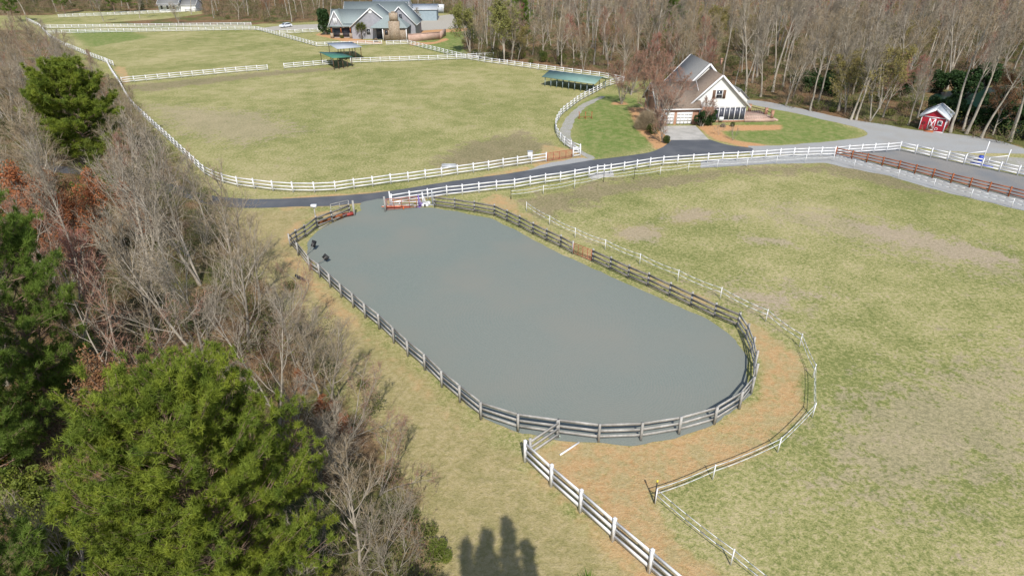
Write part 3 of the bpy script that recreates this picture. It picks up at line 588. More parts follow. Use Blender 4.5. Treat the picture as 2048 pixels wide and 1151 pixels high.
# ------------------------------------------------------------------ shelters
def shelter(name, label, roofpts, posts, roof_m, post_m, thick=.08, ridge=None):
    root = thing(name, label, 'shelter', (roofpts[0][0], roofpts[0][1], 0)); ox, oy = roofpts[0][0], roofpts[0][1]
    t = np.array((0, 0, thick)); Vv = [np.array(p) - np.array((ox, oy, 0)) for p in roofpts]
    mb = MB(); mb.hexa([Vv[0] - t, Vv[1] - t, Vv[2] - t, Vv[3] - t, *Vv]); 
    if ridge:
        Rr = [np.array(p) - np.array((ox, oy, 0)) for p in ridge]
        mb.hexa([Rr[0] - t, Rr[1] - t, Rr[2] - t, Rr[3] - t, *Rr])
    mb.build('roof', roof_m, root)
    for (x, y, z) in posts:
        mb = MB(); mb.box(-.07, .07, -.07, .07, 0, z); mb.build('post', post_m, root, loc=(x - ox, y - oy, 0))
    return root
A0 = np.array(W(1090, 172)[:2]); A1 = np.array(W(1186, 186)[:2]); e = (A1 - A0); L = np.linalg.norm(e); e /= L; nrm = np.array((-e[1], e[0]))
def S(u, v, z): q = A0 + e * u + nrm * v; return (q[0], q[1], z)
roof1 = [S(-.6, -.5, 2.0), S(L + .6, -.5, 2.0), S(L + .6, 2.6, 3.0), S(-.6, 2.6, 3.0)]
roof2 = [S(-.6, 2.62, 3.0), S(L + .6, 2.62, 3.0), S(L + .6, 5.7, 2.0), S(-.6, 5.7, 2.0)]
pp = [S(L * k / 8, v, z) for k in range(9) for v, z in ((0, 2.0), (5.2, 2.05))]
shelter('run_in_shed', 'long pale green metal roof shelter at the right end of the main pasture', roof1, pp, M['green_roof'], M['bluesiding'], .08, roof2)
g = [W(653, 86, 2.9), W(674.5, 98, 3.2), W(724.5, 94, 3.2), W(704, 84, 2.9)]
c4 = np.array(g)
def inner(c4, u, v): 
    q = c4[0] * (1-u) * (1-v) + c4[1] * u * (1-v) + c4[2] * u * v + c4[3] * (1-u) * v; return (q[0], q[1], q[2] - .1)
shelter('horse_shelter', 'grey roofed lean-to shelter nearer the grey house', g, [inner(c4, u, v) for u in (.06, .94) for v in (.05, .5, .95)] + [inner(c4, .94, .28), inner(c4, .94, .72)], M['grey_roof'], M['darkbrown'])
g = [W(637, 104, 2.7), W(665, 116, 3.0), W(706, 114, 2.4), W(680, 104.5, 2.2)]
c4 = np.array(g)
shelter('horse_shelter', 'dark green roofed lean-to shelter standing in the cross fence', g, [inner(c4, u, v) for u in (.06, .94) for v in (.05, .5, .95)] + [inner(c4, .94, .28), inner(c4, .94, .72)], M['green_roof2'], M['darkbrown'])

# ------------------------------------------------------------------ buildings
def gable_box(root, x0, x1, y0, y1, zb, ze, zr, axis, wall_m, roof_m, ov=.45, trim=None, wname='wall', rname='roof', th=.18, base=None):
    """gabled volume in the root's frame; axis 'y': ridge runs along y (gable faces -y)"""
    mb = MB(); tf = lambda x, y, z: (x, y, z) if axis == 'y' else (y, x, z)
    if axis == 'x': x0, x1, y0, y1 = y0, y1, x0, x1
    xm = (x0 + x1) / 2
    V = [tf(x0,y0,zb),tf(x1,y0,zb),tf(x1,y0,ze),tf(xm,y0,zr),tf(x0,y0,ze), tf(x0,y1,zb),tf(x1,y1,zb),tf(x1,y1,ze),tf(xm,y1,zr),tf(x0,y1,ze)]
    mb.add(V, [(0,1,2,3,4)]); mb.add(V, [(9,8,7,6,5)]); mb.add(V, [(1,6,7,2)]); mb.add(V, [(5,0,4,9)])
    wall = mb.build(wname, wall_m, root)
    s = (zr - ze) / (xm - x0); zo = ze - s * ov + .04
    for sg, xa in ((1, x0 - ov), (-1, x1 + ov)):
        mb = MB(); a0, a1 = y0 - ov, y1 + ov
        lo = [tf(xa, a0, zo), tf(xm, a0, zr + .04), tf(xm, a1, zr + .04), tf(xa, a1, zo)]
        mb.hexa(lo + [(p[0], p[1], p[2] + th) for p in lo]); rf = mb.build(rname, roof_m, root)
        if trim:
            mt = MB()
            for yy in (a0 - .03, a1 + .03):
                mt.bar(tf(xa, yy, zo + th / 2 - .02), tf(xm, yy, zr + .04 + th / 2 - .02), .05, th + .12)
            mt.bar(tf(xa - sg * .03, a0, zo + .06), tf(xa - sg * .03, a1, zo + .06), .05, .2)
            mt.build('trim', trim, rf)
    return wall
def window(root, x, y, z, w_, h, frame_m, glass_m, nx=1, nz=2, facing='y'):
    f = MB(); g_ = MB(); t = .1
    T = (lambda a, b, c, d, e_, f_: (a, b, c, d, e_, f_)) if facing == 'y' else (lambda a, b, c, d, e_, f_: (c, d, a, b, e_, f_))
    f.box(*T(x - w_/2 - t, x + w_/2 + t, y - .07, y - .005, z - t, z)); f.box(*T(x - w_/2 - t, x + w_/2 + t, y - .07, y - .005, z + h, z + h + t))
    for xx in (x - w_/2 - t, x + w_/2): f.box(*T(xx, xx + t, y - .07, y - .005, z + .001, z + h - .001))
    for k in range(1, nx): xx = x - w_/2 + w_ * k / nx; f.box(*T(xx - .03, xx + .03, y - .06, y - .005, z + .001, z + h - .001))
    for k in range(1, nz): zz = z + h * k / nz; f.box(*T(x - w_/2 + .001, x + w_/2 - .001, y - .055, y - .006, zz - .03, zz + .03))
    o = f.build('window', frame_m, root)
    g_.box(*T(x - w_/2, x + w_/2, y - .035, y - .004, z, z + h)); g_.build('pane', glass_m, o)
    return o
# --- white gabled house
h2 = thing('gabled_house', 'white gabled house with brick garage and screened porch beside the driveway', 'house', (36.2, 112, 0), R(4))
gable_box(h2, -5.3, 5.4, 0, 6.0, 2.75, 2.95, 8.0, 'y', M['white_wall'], M['shingle_b'], .5, M['white'])
mb = MB(); mb.box(-5.25, -.5, .05, 5.9, 0, 2.74); mb.box(-.49, 5.35, 2.8, 5.9, 0, 2.74); mb.build('lower_wall', M['brick'], h2)
gable_box(h2, -5.6, 5.2, 6.05, 16.0, 0, 3.2, 8.9, 'y', M['white_wall'], M['shingle_d'], .45, M['white'])
gable_box(h2, -10.8, -3.6, -1.0, 8.0, 0, 2.95, 6.3, 'x', M['brick'], M['shingle_b'], .45, M['white'])
for xx in (-9.25, -6.0):
    mb = MB(); mb.box(xx - 1.4, xx + 1.4, -1.06, -1.005, .02, 2.15)
    dr = mb.build('garage_door', M['door_white'], h2)
    mb = MB()
    for k in range(4):
        for j in range(4): mb.box(xx - 1.3 + .67 * j, xx - .75 + .67 * j, -1.075, -1.062, .1 + .52 * k, .5 + .52 * k)
    mb.build('door_panel', M['white'], dr)
po = MB()
po.box(-.45, 5.35, -.02, 2.7, 0, .35); po.build('porch_base', M['brick'], h2)
fr = MB()
xs_ = [-.45 + 5.75 * k / 6 for k in range(7)]
for x in xs_: fr.box(x - .06 + (.06 if x < 0 else 0), x + .06 - (.06 if x > 5 else 0), -.05, .05, .351, 2.72)
fr.box(-.4, 5.3, -.04, .04, .352, .42); fr.box(-.4, 5.3, -.04, .04, 2.55, 2.7); fr.box(-.39, .5, -.039, .039, 2.2, 2.28)
pf = fr.build('porch_frame', M['white'], h2)
for k in range(6):
    mb = MB(); mb.box(xs_[k] + .062, xs_[k+1] - .062, .01, .03, .43, 2.54); mb.build('screen', M['screen'], pf)
mb = MB()
for k in range(6): mb.box(5.25, 5.3, .1 + .43 * k, .1 + .43 * k + .36, .5, 2.5)
mb.build('side_screen', M['screen'], pf)
wn = window(h2, 0.05, 0, 4.2, 1.0, 1.35, M['white'], M['glass'], 1, 2)
for s in (-.9, .95):
    mb = MB(); mb.box(s - .25, s + .25, -.06, -.004, 4.15, 5.6); mb.build('shutter', M['darkbrown'], h2)
mb = MB(); mb.box(.62, 1.35, -.5, -.06, .36, 1.0); mb.box(.7, .98, -.52, -.5, .5, .85); mb.build('wall_unit', M['white'], h2)
mb = MB(); mb.box(-3.4, -3.25, -.9, -.78, 0, 2.6); mb.build('porch_post', M['white'], h2)
mb = MB(); mb.box(2.3, 2.5, 7, 7.6, 8.6, 9.6); mb.box(2.2, 2.6, 6.9, 7.7, 9.6, 9.7); mb.build('chimney', M['brick'], h2)
gable_box(h2, 5.0, 8.2, 6.5, 13.0, 0, 2.7, 4.2, 'y', M['white_wall'], M['shingle_d'], .3, None, 'side_wall', 'side_roof')
pt = MB(); pt.box(5.45, 10.8, -.3, 6.0, 0, .55); pt.box(10.8, 11.3, 0.2, 2.2, 0, .37); pt.box(11.3, 11.8, 0.2, 2.2, 0, .19)
pa = tag(pt.build('brick_patio', M['patio'], loc=(36.2, 112, 0), rz=R(4)), 'raised brick patio with steps right of the screened porch', 'patio')
for k, (x, y, hh) in enumerate(((5.9, 3.0, 1.5), (6.2, 5.4, 1.5), (10.4, .1, 1.3), (10.4, 2.6, 1.2), (8.6, 5.7, 1.2))):
    mb = MB(); mb.box(x - .22, x + .22, y - .22, y + .22, .551, .55 + hh); mb.box(x - .26, x + .26, y - .26, y + .26, .551 + hh, .62 + hh); mb.build('pier', M['brick'], pa)
mb = MB(); mb.bar((10.4, .35, 1.35), (10.4, 2.35, 1.35), .1, .1); mb.bar((10.35, 2.8, 1.35), (8.85, 5.6, 1.35), .1, .1)
for t in np.linspace(0, 1, 9): mb.bar((10.35 - 1.5 * t, 2.8 + 2.8 * t, .56), (10.35 - 1.5 * t, 2.8 + 2.8 * t, 1.3), .06, .06)
mb.build('railing', M['darkbrown'], pa)
mb = MB(); mb.bar((5.6, -.25, 1.3), (10.3, -.25, 1.3), .05, .05)
for t in np.linspace(0, 1, 16): mb.bar((5.6 + 4.7 * t, -.25, .56), (5.6 + 4.7 * t, -.25, 1.28), .03, .03)
mb.build('front_railing', M['bark_l'], pa)
# --- red shed
sh = thing('garden_shed', 'small red shed with white trim and pale metal roof beside the gravel', 'shed', W(1836, 258), R(-40))
gable_box(sh, 0, 3.7, 0, 4.8, 0, 2.35, 3.55, 'y', M['barnred'], M['metal_roof'], .3, M['white'])
mb = MB()
for x in (.0, 3.6): mb.box(x, x + .1, -.05, -.005, 0, 2.34)
mb.box(.101, 3.599, -.045, -.005, 2.22, 2.34); mb.box(3.705, 3.75, -.05, .1, 0, 2.3); mb.box(3.705, 3.75, 4.7, 4.8, 0, 2.3); mb.build('corner_trim', M['white'], sh)
mb = MB(); mb.box(1.2, 2.2, -.03, -.004, .15, 2.1); dr = mb.build('door', M['barnred'], sh)
mb = MB(); mb.box(1.2, 1.3, -.07, -.031, .15, 2.1); mb.box(2.1, 2.2, -.07, -.031, .15, 2.1); mb.box(1.301, 2.099, -.069, -.031, .15, .25); mb.box(1.301, 2.099, -.069, -.031, 2.0, 2.1)
mb.bar((1.3, -.05, .28), (2.1, -.05, 1.98), .03, .13); mb.bar((1.3, -.048, 1.98), (2.1, -.048, .28), .025, .13); mb.build('door_trim', M['white'], dr)
window(sh, 2.85, 0, 1.15, .5, .6, M['white'], M['glass'], 1, 1)
for y in (1.2, 3.2):
    mb = MB(); mb.box(3.71, 3.76, y, y + .15, 1.0, 1.9); mb.box(3.71, 3.76, y + .55, y + .7, 1.0, 1.9); mb.box(3.71, 3.76, y + .151, y + .549, 1.0, 1.1); mb.box(3.71, 3.76, y + .151, y + .549, 1.8, 1.9)
    o = mb.build('window', M['white'], sh); mb = MB(); mb.box(3.705, 3.72, y + .151, y + .549, 1.101, 1.799); mb.build('pane', M['glass'], o)
for c_, x, z, r_, m_ in (('wreath', .55, 1.15, .2, 'black'), ('wreath', 2.55, .45, .2, 'white')):
    mb = MB(); a = np.linspace(0, 2 * math.pi, 15); mb.tube([(x + r_ * math.cos(t), -.05, z + r_ * math.sin(t)) for t in a], .04, 5, cap=False); mb.build('wreath', M[m_], sh)
mb = MB(); mb.hexa([(1.0,-1.2,0),(2.4,-1.2,0),(2.4,-.02,0),(1.0,-.02,0),(1.0,-1.2,.04),(2.4,-1.2,.04),(2.4,-.02,.14),(1.0,-.02,.14)]); mb.build('ramp', M['rust'], sh)
mb = MB(); mb.bar((2.3, -.5, .08), (3.7, -.3, .08), .1, .1); tag(mb.build('white_board', M['white'], loc=W(1836, 258), rz=R(-40)), 'white board lying on the gravel in front of the red shed', 'board')

# --- grey house far left of centre (frame: x right, y away, origin at the stone wing's front left corner)
HY = 216.0
h1 = thing('grey_house', 'large grey gabled house with green grey shingle roof and stone chimney', 'house', (0, 0, 0))
def Xat(pxx, Y=HY, z=2.0):
    return (pxx - 1024) / F * (Y * cp + (CH - z) * sp_)
def Zat(py, Y): return PY(1024, py, Y)[2]
Y0 = 221.0
gx0, gx1 = Xat(704, Y0), Xat(786, Y0); gable_box(h1, gx0, gx1, Y0, Y0 + 14, 0, Zat(53, Y0), Zat(17, Y0), 'y', M['siding'], M['shingle_g'], .5, M['white'])
lx0 = Xat(663, Y0 + 3); gable_box(h1, lx0, gx0 + 6.0, Y0 + 3, Y0 + 13, 0, Zat(51, Y0 + 3), Zat(19.5, Y0 + 8), 'x', M['siding'], M['shingle_g'], .5, M['white'], 'left_wall', 'left_roof')
gable_box(h1, lx0 + 2, gx0 + 16, Y0 + 13.1, Y0 + 25, 0, 4.5, 9.6, 'x', M['siding'], M['shingle_g'], .5, M['white'], 'rear_wall', 'rear_roof')
gable_box(h1, lx0 - .3, lx0 + 4.3, Y0 + 1.6, Y0 + 8, 3.1, 3.9, 8.3, 'y', M['siding'], M['shingle_g'], .35, M['white'], 'small_gable_wall', 'small_gable_roof')
for s in (-.32, .32):
    mb = MB(); x = lx0 + 2.0 + s; mb.box(x - .2, x + .2, Y0 + 1.53, Y0 + 1.59, 4.4, 6.2); mb.build('window', M['white'], h1)
# left wing porch: stone piers and a flat dark panel coloured as recess shade
mb = MB(); mb.box(lx0 + .6, gx0 - .4, Y0 + 2.9, Y0 + 2.98, .3, 3.0); mb.build('porch_shade_panel', M['screen'], h1)
for k in range(3):
    x = lx0 + .4 + (gx0 - lx0 - 1.2) * k / 2; mb = MB(); mb.box(x - .45, x + .45, Y0 + 1.2, Y0 + 2.1, 0, 1.6); mb.build('stone_pier', M['stone'], h1)
    mb = MB(); mb.box(x - .18, x + .18, Y0 + 1.45, Y0 + 1.85, 1.601, 3.6); mb.build('porch_column', M['stain'], h1)
mb = MB(); mb.hexa([(lx0 - .3, Y0 + .9, 3.6), (gx0, Y0 + .9, 3.6), (gx0, Y0 + 3.2, 4.2), (lx0 - .3, Y0 + 3.2, 4.2), (lx0 - .3, Y0 + .9, 3.75), (gx0, Y0 + .9, 3.75), (gx0, Y0 + 3.2, 4.35), (lx0 - .3, Y0 + 3.2, 4.35)]); mb.build('porch_roof', M['shingle_g'], h1)
mb = MB(); mb.box(gx0 - .9, gx0 - .2, Y0 + 2.8, Y0 + 2.89, .3, 2.5); mb.build('front_door', M['white'], h1)
gr0, gr1 = Xat(772, Y0 + 4), Xat(832, Y0 + 4)
gable_box(h1, gr0, gr1, Y0 + 3, Y0 + 18, 0, Zat(48, Y0 + 3), Zat(14.5, Y0 + 3), 'y', M['siding'], M['shingle_g'], .5, M['white'], 'right_wall', 'right_roof')
sx0, sx1 = Xat(766, HY), Xat(813, HY); hx0 = Xat(744, HY)
mb = MB(); mb.box(sx0, sx1, HY, HY + 5, 0, 4.0); mb.build('stone_wall', M['stone'], h1)
ze, zt = 4.0, 7.2
mb = MB(); a, b_ = hx0 - .5, sx1 + .5
mb.add([(a, HY - .5, ze), (b_, HY - .5, ze), (b_, HY + 8, ze), (a, HY + 8, ze), (a + 5, HY + 4.5, zt), (b_ - 4, HY + 4.5, zt)], [(0,1,5,4)]); mb.add([(a, HY - .5, ze), (a, HY + 8, ze), (a + 5, HY + 4.5, zt), (b_, HY - .5, ze), (b_, HY + 8, ze), (b_ - 4, HY + 4.5, zt)], [(0,2,1),(3,4,5)])
mb.add([(a, HY - .5, ze-.15), (b_, HY - .5, ze-.15), (b_, HY + 8, ze-.15), (a, HY + 8, ze-.15)], [(0,3,2,1)])
mb.box(a, b_, HY - .55, HY - .501, ze - .15, ze + .03); mb.build('hip_roof', M['shingle_g'], h1)
mb = MB(); cx = Xat(790, HY); mb.box(cx - 1.7, cx + 1.7, HY - .9, HY + .6, 0, 6.0); mb.box(cx - 1.3, cx + 1.3, HY - .8, HY + .5, 6.001, 8.4); mb.box(cx - .6, cx + .6, HY - .5, HY + .2, 8.401, 8.8); mb.build('chimney', M['stone'], h1)
for x in (sx0 - .1, sx1 - .1): 
    mb = MB(); mb.box(x, x + .25, HY - .3, HY - .05, 0, 3.9); mb.build('porch_post', M['white'], h1)
window(h1, Xat(737, Y0), Y0, 1.2, 1.2, 1.9, M['white'], M['glass'], 1, 2)
window(h1, Xat(773, HY), HY, 1.9, .9, 1.3, M['darkbrown'], M['glass'], 1, 1)
window(h1, Xat(803, Y0 + 3), Y0 + 3, 5.6, 1.0, 1.6, M['siding'], M['glass'], 1, 2)
mb = MB(); xx = Xat(744, Y0); a = np.arange(12) * math.pi / 6; mb.add([(xx + .75 * math.cos(t), Y0 - .08, Zat(22, Y0) + .75 * math.sin(t)) for t in a], [tuple(range(12))]); mb.build('round_vent', M['white'], h1)
for s in (-.5, .5):
    mb = MB(); x = lx0 - .06; mb.box(x, x + .05, Y0 + 8 + s * 1.6 - .3, Y0 + 8 + s * 1.6 + .3, 5.0, 7.0); mb.build('shutter', M['white'], h1)
mb = MB(); mb.box(hx0 + .5, sx0 - .3, HY + 4.9, HY + 4.98, .2, 3.6); mb.build('porch_back_panel', M['screen'], h1)  # flat dark panel across the back of the porch
# retaining wall, barns
mb = MB(); a, b_ = W(817, 84), W(880, 79)
wl = []
mb.bar((0, 0, 1.1), (b_[0] - a[0], b_[1] - a[1], 1.1), .4, 2.2); mb.bar((0, .0, 2.27), (b_[0] - a[0], b_[1] - a[1], 2.27), .6, .12)
mb.bar((b_[0] - a[0], b_[1] - a[1] + .2, 1.1), (b_[0] - a[0] + 1, b_[1] - a[1] + 9, 1.1), .4, 2.2)
tag(mb.build('retaining_wall', M['patio'], loc=a), 'pale block retaining wall right of the grey house', 'wall')
bn = thing('metal_barn', 'low blue grey barn with metal roof behind the grey house', 'barn', W(822, 42), R(3))
gable_box(bn, 0, 10.5, 0, 12, 0, 4.2, 5.6, 'x', M['bluesiding'], M['grey_roof'], .4, M['white'])
mb = MB(); mb.box(-2.2, -.05, 1, 5, 2.9, 3.0); mb.build('lean_to', M['darkbrown'], bn)
for y in (1.1, 4.9): mb = MB(); mb.box(-2.1, -1.9, y - .1, y + .1, 0, 2.89); mb.build('post', M['darkbrown'], bn)
bb = thing('pale_barn', 'barn with a pale metal roof rising behind the grey house roof', 'barn', (Xat(744, 262), 262, 0))
gable_box(bb, 0, Xat(815, 262) - Xat(744, 262), 0, 14, 0, 5.4, 8.2, 'x', M['white_wall'], M['metal_roof'], .4, None)
fh = thing('farmhouse', 'distant white farmhouse among trees at top left', 'house', W(319, 24))
gable_box(fh, 0, 9, 0, 8, 0, 3.4, 6.4, 'x', M['white_wall'], M['shingle_d'], .4, M['white'])
gable_box(fh, 9.1, 16, 2, 9, 0, 2.8, 5.2, 'x', M['white_wall'], M['shingle_d'], .4, M['white'], 'wing_wall', 'wing_roof')
for x in (1.5, 4.2, 7.0): window(fh, x, 0, 1.2, .9, 1.3, M['white'], M['glass'])
mb = MB(); mb.box(-.2, 9.2, -2.2, -.5, 2.7, 2.85); mb.build('porch_roof', M['shingle_d'], fh)
cs = thing('container', 'small white storage unit by the barn lot', 'container', W(873, 26))
mb = MB(); mb.box(0, 3.2, 0, 5, 0, 3.2); mb.build('body', M['white'], cs)
mb = MB(); mb.box(.3, 2.9, -.05, -.005, .1, 2.6); mb.build('door', M['greyblock'], cs)
# --- parked car
def car(label, loc, rz):
    root = thing('parked_car', label, 'car', loc, rz)
    prof = [(-2.3, .35), (-2.32, .75), (-2.15, .98), (-1.2, 1.05), (-.62, 1.5), (1.35, 1.56), (2.05, 1.1), (2.25, .95), (2.27, .4)]
    mb = MB(); n = len(prof)
    def yw(z): return .92 if z < 1.1 else .70
    V = [(x, -yw(z), z) for x, z in prof] + [(x, yw(z), z) for x, z in prof]
    for i in range(n):
        j = (i + 1) % n; mb.add([V[i], V[j], V[n + j], V[n + i]], [(0, 3, 2, 1)])
    c0 = [(x, -yw(z), z) for x, z in prof]; c1 = [(x, yw(z), z) for x, z in prof]
    low = [0, 1, 2, 3, 6, 7, 8]; mb.add([c0[i] for i in low], [tuple(range(7))]); mb.add([c1[i] for i in low][::-1], [tuple(range(7))])
    mb.add([c0[3], c0[6], c0[5], c0[4]], [(0, 1, 2, 3)]); mb.add([c1[3], c1[4], c1[5], c1[6]], [(0, 1, 2, 3)])
    mb.build('body', M['car'], root)
    g_ = MB()
    for s in (-1, 1):
        o = s * .02
        a = [(-1.0, s * .895 + o, 1.1), (1.8, s * .885 + o, 1.14), (1.3, s * .73 + o, 1.48), (-.6, s * .73 + o, 1.44)]
        g_.add(a if s < 0 else a[::-1], [(0, 1, 2, 3)])
    g_.add([(-1.2, -.8, 1.09), (-1.2, .8, 1.09), (-.68, .62, 1.47), (-.68, -.62, 1.47)], [(0, 3, 2, 1)])
    g_.add([(2.06, -.8, 1.14), (2.06, .8, 1.14), (1.44, .62, 1.53), (1.44, -.62, 1.53)], [(0, 1, 2, 3)])
    g_.build('window', M['glass'], root)
    for x in (-1.45, 1.4):
        for s in (-1, 1):
            mb = MB(); mb.tube([(0, -.11, 0), (0, .11, 0)], .34, 14); wq = mb.build('wheel', M['rubber'], root, loc=(x, s * .84, .34))
            mb = MB(); mb.tube([(0, -.12 if s < 0 else .112, 0), (0, -.112 if s < 0 else .12, 0)], .2, 10); mb.build('rim', M['greyblock'], wq)
    for s in (-1, 1):
        mb = MB(); mb.box(-2.34, -2.28, s * .7 - .16, s * .7 + .16, .72, .88); mb.build('headlight', M['tape'], root)
car('white sport utility car parked on the far lane', W(572, 55), R(55))

# ------------------------------------------------------------------ vegetation
def unit(v): return v / (np.linalg.norm(v, axis=-1, keepdims=True) + 1e-9)
def ribbons(mb, P, D, L, wd, rs, bend=.25, mi=0):
    """thin tapering twigs: base P, direction D, length L"""
    n = len(P)
    if n == 0: return
    sd_ = unit(np.cross(D, rs.randn(n, 3))); L = L[:, None]
    m = P + D * L * .5 + rs.randn(n, 3) * L * bend * .25; t = P + D * L + rs.randn(n, 3) * L * bend * .6
    w_ = np.broadcast_to(np.asarray(wd, float).reshape(-1, 1), (n, 1))
    V = np.stack([P - sd_ * w_, P + sd_ * w_, m + sd_ * w_ * .75, m - sd_ * w_ * .75, t], 1).reshape(-1, 3)
    k = np.arange(n)[:, None] * 5; base = mb.n
    mb.V.append(V); mb.n += len(V)
    mb.P.append((base + k + np.array([[0, 1, 2, 3]]), mi)); mb.P.append((base + k + np.array([[3, 2, 4]]), mi))
def leaves(mb, C, size, rs, n_each=1, spread=.3, mi=0, upbias=.3):
    C = np.repeat(C, n_each, 0); n = len(C); C = C + rs.randn(n, 3) * spread
    a = unit(rs.randn(n, 3)); b_ = unit(np.cross(a, rs.randn(n, 3))); s_ = (size * (.6 + .8 * rs.rand(n)))[:, None]
    V = np.stack([C - a * s_, C + b_ * s_ * .55, C + a * s_, C - b_ * s_ * .55], 1).reshape(-1, 3)
    k = np.arange(n)[:, None] * 4; base = mb.n; mb.V.append(V); mb.n += len(V); mb.P.append((base + k + np.array([[0, 1, 2, 3]]), mi))

def grow(seed, H=15, r0=.2, stems=1, first=.3, spread=.55, nl=16, n2=8, n3=5, ntw=4, tw=.017, twl=.8, up=.10, lean=.06, limb=.42, wild=.12):
    """bare deciduous tree: wood mesh (stem and limbs) and twig mesh; returns builders and twig tips"""
    rs = np.random.RandomState(seed); wood = MB(); fine = MB(); tipsP = []; tipsD = []; tl = []
    def line(p, d, L, n, jit, upw):
        pts = [p]; dirs = [d]
        for i in range(n):
            d = unit(d + rs.randn(3) * jit + np.array((0, 0, upw))); p = p + d * L / n; pts.append(p); dirs.append(d)
        return np.array(pts), np.array(dirs)
    def child_dir(d, ang):
        a = unit(np.cross(d, rs.randn(3))); return unit(d * math.cos(ang) + a * math.sin(ang))
    for st in range(stems):
        az = rs.rand() * 6.28 + st * 6.28 / stems; l_ = lean + (.28 if stems > 1 else 0)
        d0 = unit(np.array((math.cos(az) * l_, math.sin(az) * l_, 1.0)))
        Hs = H * (.9 + .1 * rs.rand()) * (.93 if stems > 1 else 1); rr = r0 * (.7 if stems > 1 else 1)
        tp, td = line(np.zeros(3), d0, Hs * .93, 12, .05, .02)
        rad = rr * (1 - np.linspace(0, 1, 13) ** .9 * .93); rad[0] *= 1.35
        wood.tube(tp, rad, 8, cap=False)
        n_l = nl if stems == 1 else max(6, int(nl * 1.3 / stems))
        for i in range(n_l):
            t = first + (1 - first) * ((i + rs.rand() * .7) / n_l) ** .85; t = min(t, .97)
            f = t * 12; k = int(f); p = tp[k] + (tp[min(k + 1, 12)] - tp[k]) * (f - k)
            d = child_dir(td[k], spread * (1.25 - .55 * t) + rs.randn() * wild)
            if d[2] < .12: d = unit(d + np.array((0, 0, .35)))
            L = H * limb * (1.08 - t * .75) * (.75 + .5 * rs.rand()); rl = max(.03, np.interp(t, np.linspace(0, 1, 13), rad) * .6)
            lp, ld = line(p, d, L, 6, .12, up)
            wood.tube(lp, np.linspace(rl, rl * .22, 7), 5, cap=False)
            for j in range(n2):
                t2 = .18 + .8 * (j + rs.rand()) / n2; f = t2 * 6; k = min(int(f), 5); p2 = lp[k] + (lp[k+1] - lp[k]) * (f - k)
                d2 = child_dir(ld[k], .55 + rs.randn() * .2); L2 = L * .48 * (1.15 - .6 * t2) * (.7 + .6 * rs.rand())
                bp, bd = line(p2, d2, L2, 3, .16, up * 1.4)
                r2 = max(.016, rl * (1 - .75 * t2) * .55); wood.tube(bp, np.linspace(r2, r2 * .35, 4), 3, cap=False)
                for q in range(n3):
                    t3 = .15 + .85 * (q + rs.rand()) / n3; f = t3 * 3; k = min(int(f), 2); p3 = bp[k] + (bp[k+1] - bp[k]) * (f - k)
                    d3 = child_dir(bd[k], .6 + rs.randn() * .2); L3 = max(.35, L2 * .5 * (.6 + .6 * rs.rand()))
                    d3 = unit(d3 + np.array((0, 0, up)))
                    tipsP.append(p3); tipsD.append(d3); tl.append(L3)
    P = np.array(tipsP); D = np.array(tipsD); L = np.array(tl)
    ribbons(fine, P, D, L, tw * .75, rs, .3)
    PP = np.repeat(P, ntw, 0); DD = np.repeat(D, ntw, 0); LL = np.repeat(L, ntw)
    u = rs.rand(len(PP), 1); PP = PP + DD * LL[:, None] * (.15 + .8 * u)
    DD = unit(DD + rs.randn(len(PP), 3) * .55 + np.array((0, 0, up * 1.5)))
    ribbons(fine, PP, DD, np.minimum(twl, LL * .7) * (.5 + .7 * rs.rand(len(PP))), tw * .5, rs, .35)
    return wood, fine, PP + DD * .25

def proto_bare(seed, bark, twig, leaf=None, leaf_n=0, leaf_size=.06, leaf_mat_=None, **kw):
    wood, fine, tips = grow(seed, **kw)
    meshes = []
    o = wood.build('trunk', M[bark], smooth=True); meshes.append(('trunk', o.data)); bpy.data.objects.remove(o)
    o = fine.build('branches', M[twig]); meshes.append(('branches', o.data)); bpy.data.objects.remove(o)
    if leaf:
        rs = np.random.RandomState(seed + 5); idx = rs.choice(len(tips), min(len(tips), leaf_n), False)
        mb = MB(); leaves(mb, tips[idx], leaf_size, rs, 2, .12)
        o = mb.build('crown', M[leaf]); meshes.append(('crown', o.data)); bpy.data.objects.remove(o)
    return meshes
def place(meshes, name, label, cat, x, y, rz, s=1.0, group=None, tilt=None, z=0):
    o = thing(name, label, cat, (x, y, z), rz, group, s)
    if tilt: o.rotation_euler = (tilt[0], tilt[1], rz)
    for nm, me in meshes: link(nm, me, o)
    return o

B = {}
B['grey1'] = proto_bare(1, 'bark_l', 'twig_g', H=17, r0=.24, nl=17, first=.28, spread=.6, ntw=6, tw=.024, twl=.9)
B['grey2'] = proto_bare(2, 'bark_m', 'twig_g', H=18, r0=.22, nl=15, first=.4, spread=.5, limb=.36, ntw=6, tw=.024, twl=.9)
B['tan1'] = proto_bare(3, 'bark_l', 'twig_t', H=15, r0=.2, nl=18, first=.2, spread=.7, up=.05, ntw=6, tw=.024, twl=.9)
B['tan2'] = proto_bare(4, 'bark_m', 'twig_t', H=16, r0=.2, stems=2, nl=18, first=.25, spread=.55, ntw=6, tw=.024, twl=.9)
B['red1'] = proto_bare(5, 'bark_m', 'twig_r', H=14, r0=.19, nl=18, first=.2, spread=.62, up=.12, ntw=6, tw=.024, twl=.9)
B['bud1'] = proto_bare(6, 'bark_l', 'twig_p', H=13, r0=.17, nl=18, first=.2, spread=.6, up=.14, ntw=6, tw=.024, twl=.9)
B['tall1'] = proto_bare(7, 'bark_l', 'twig_g', H=21, r0=.26, nl=14, first=.5, spread=.5, limb=.28, ntw=6, tw=.024, twl=.9)
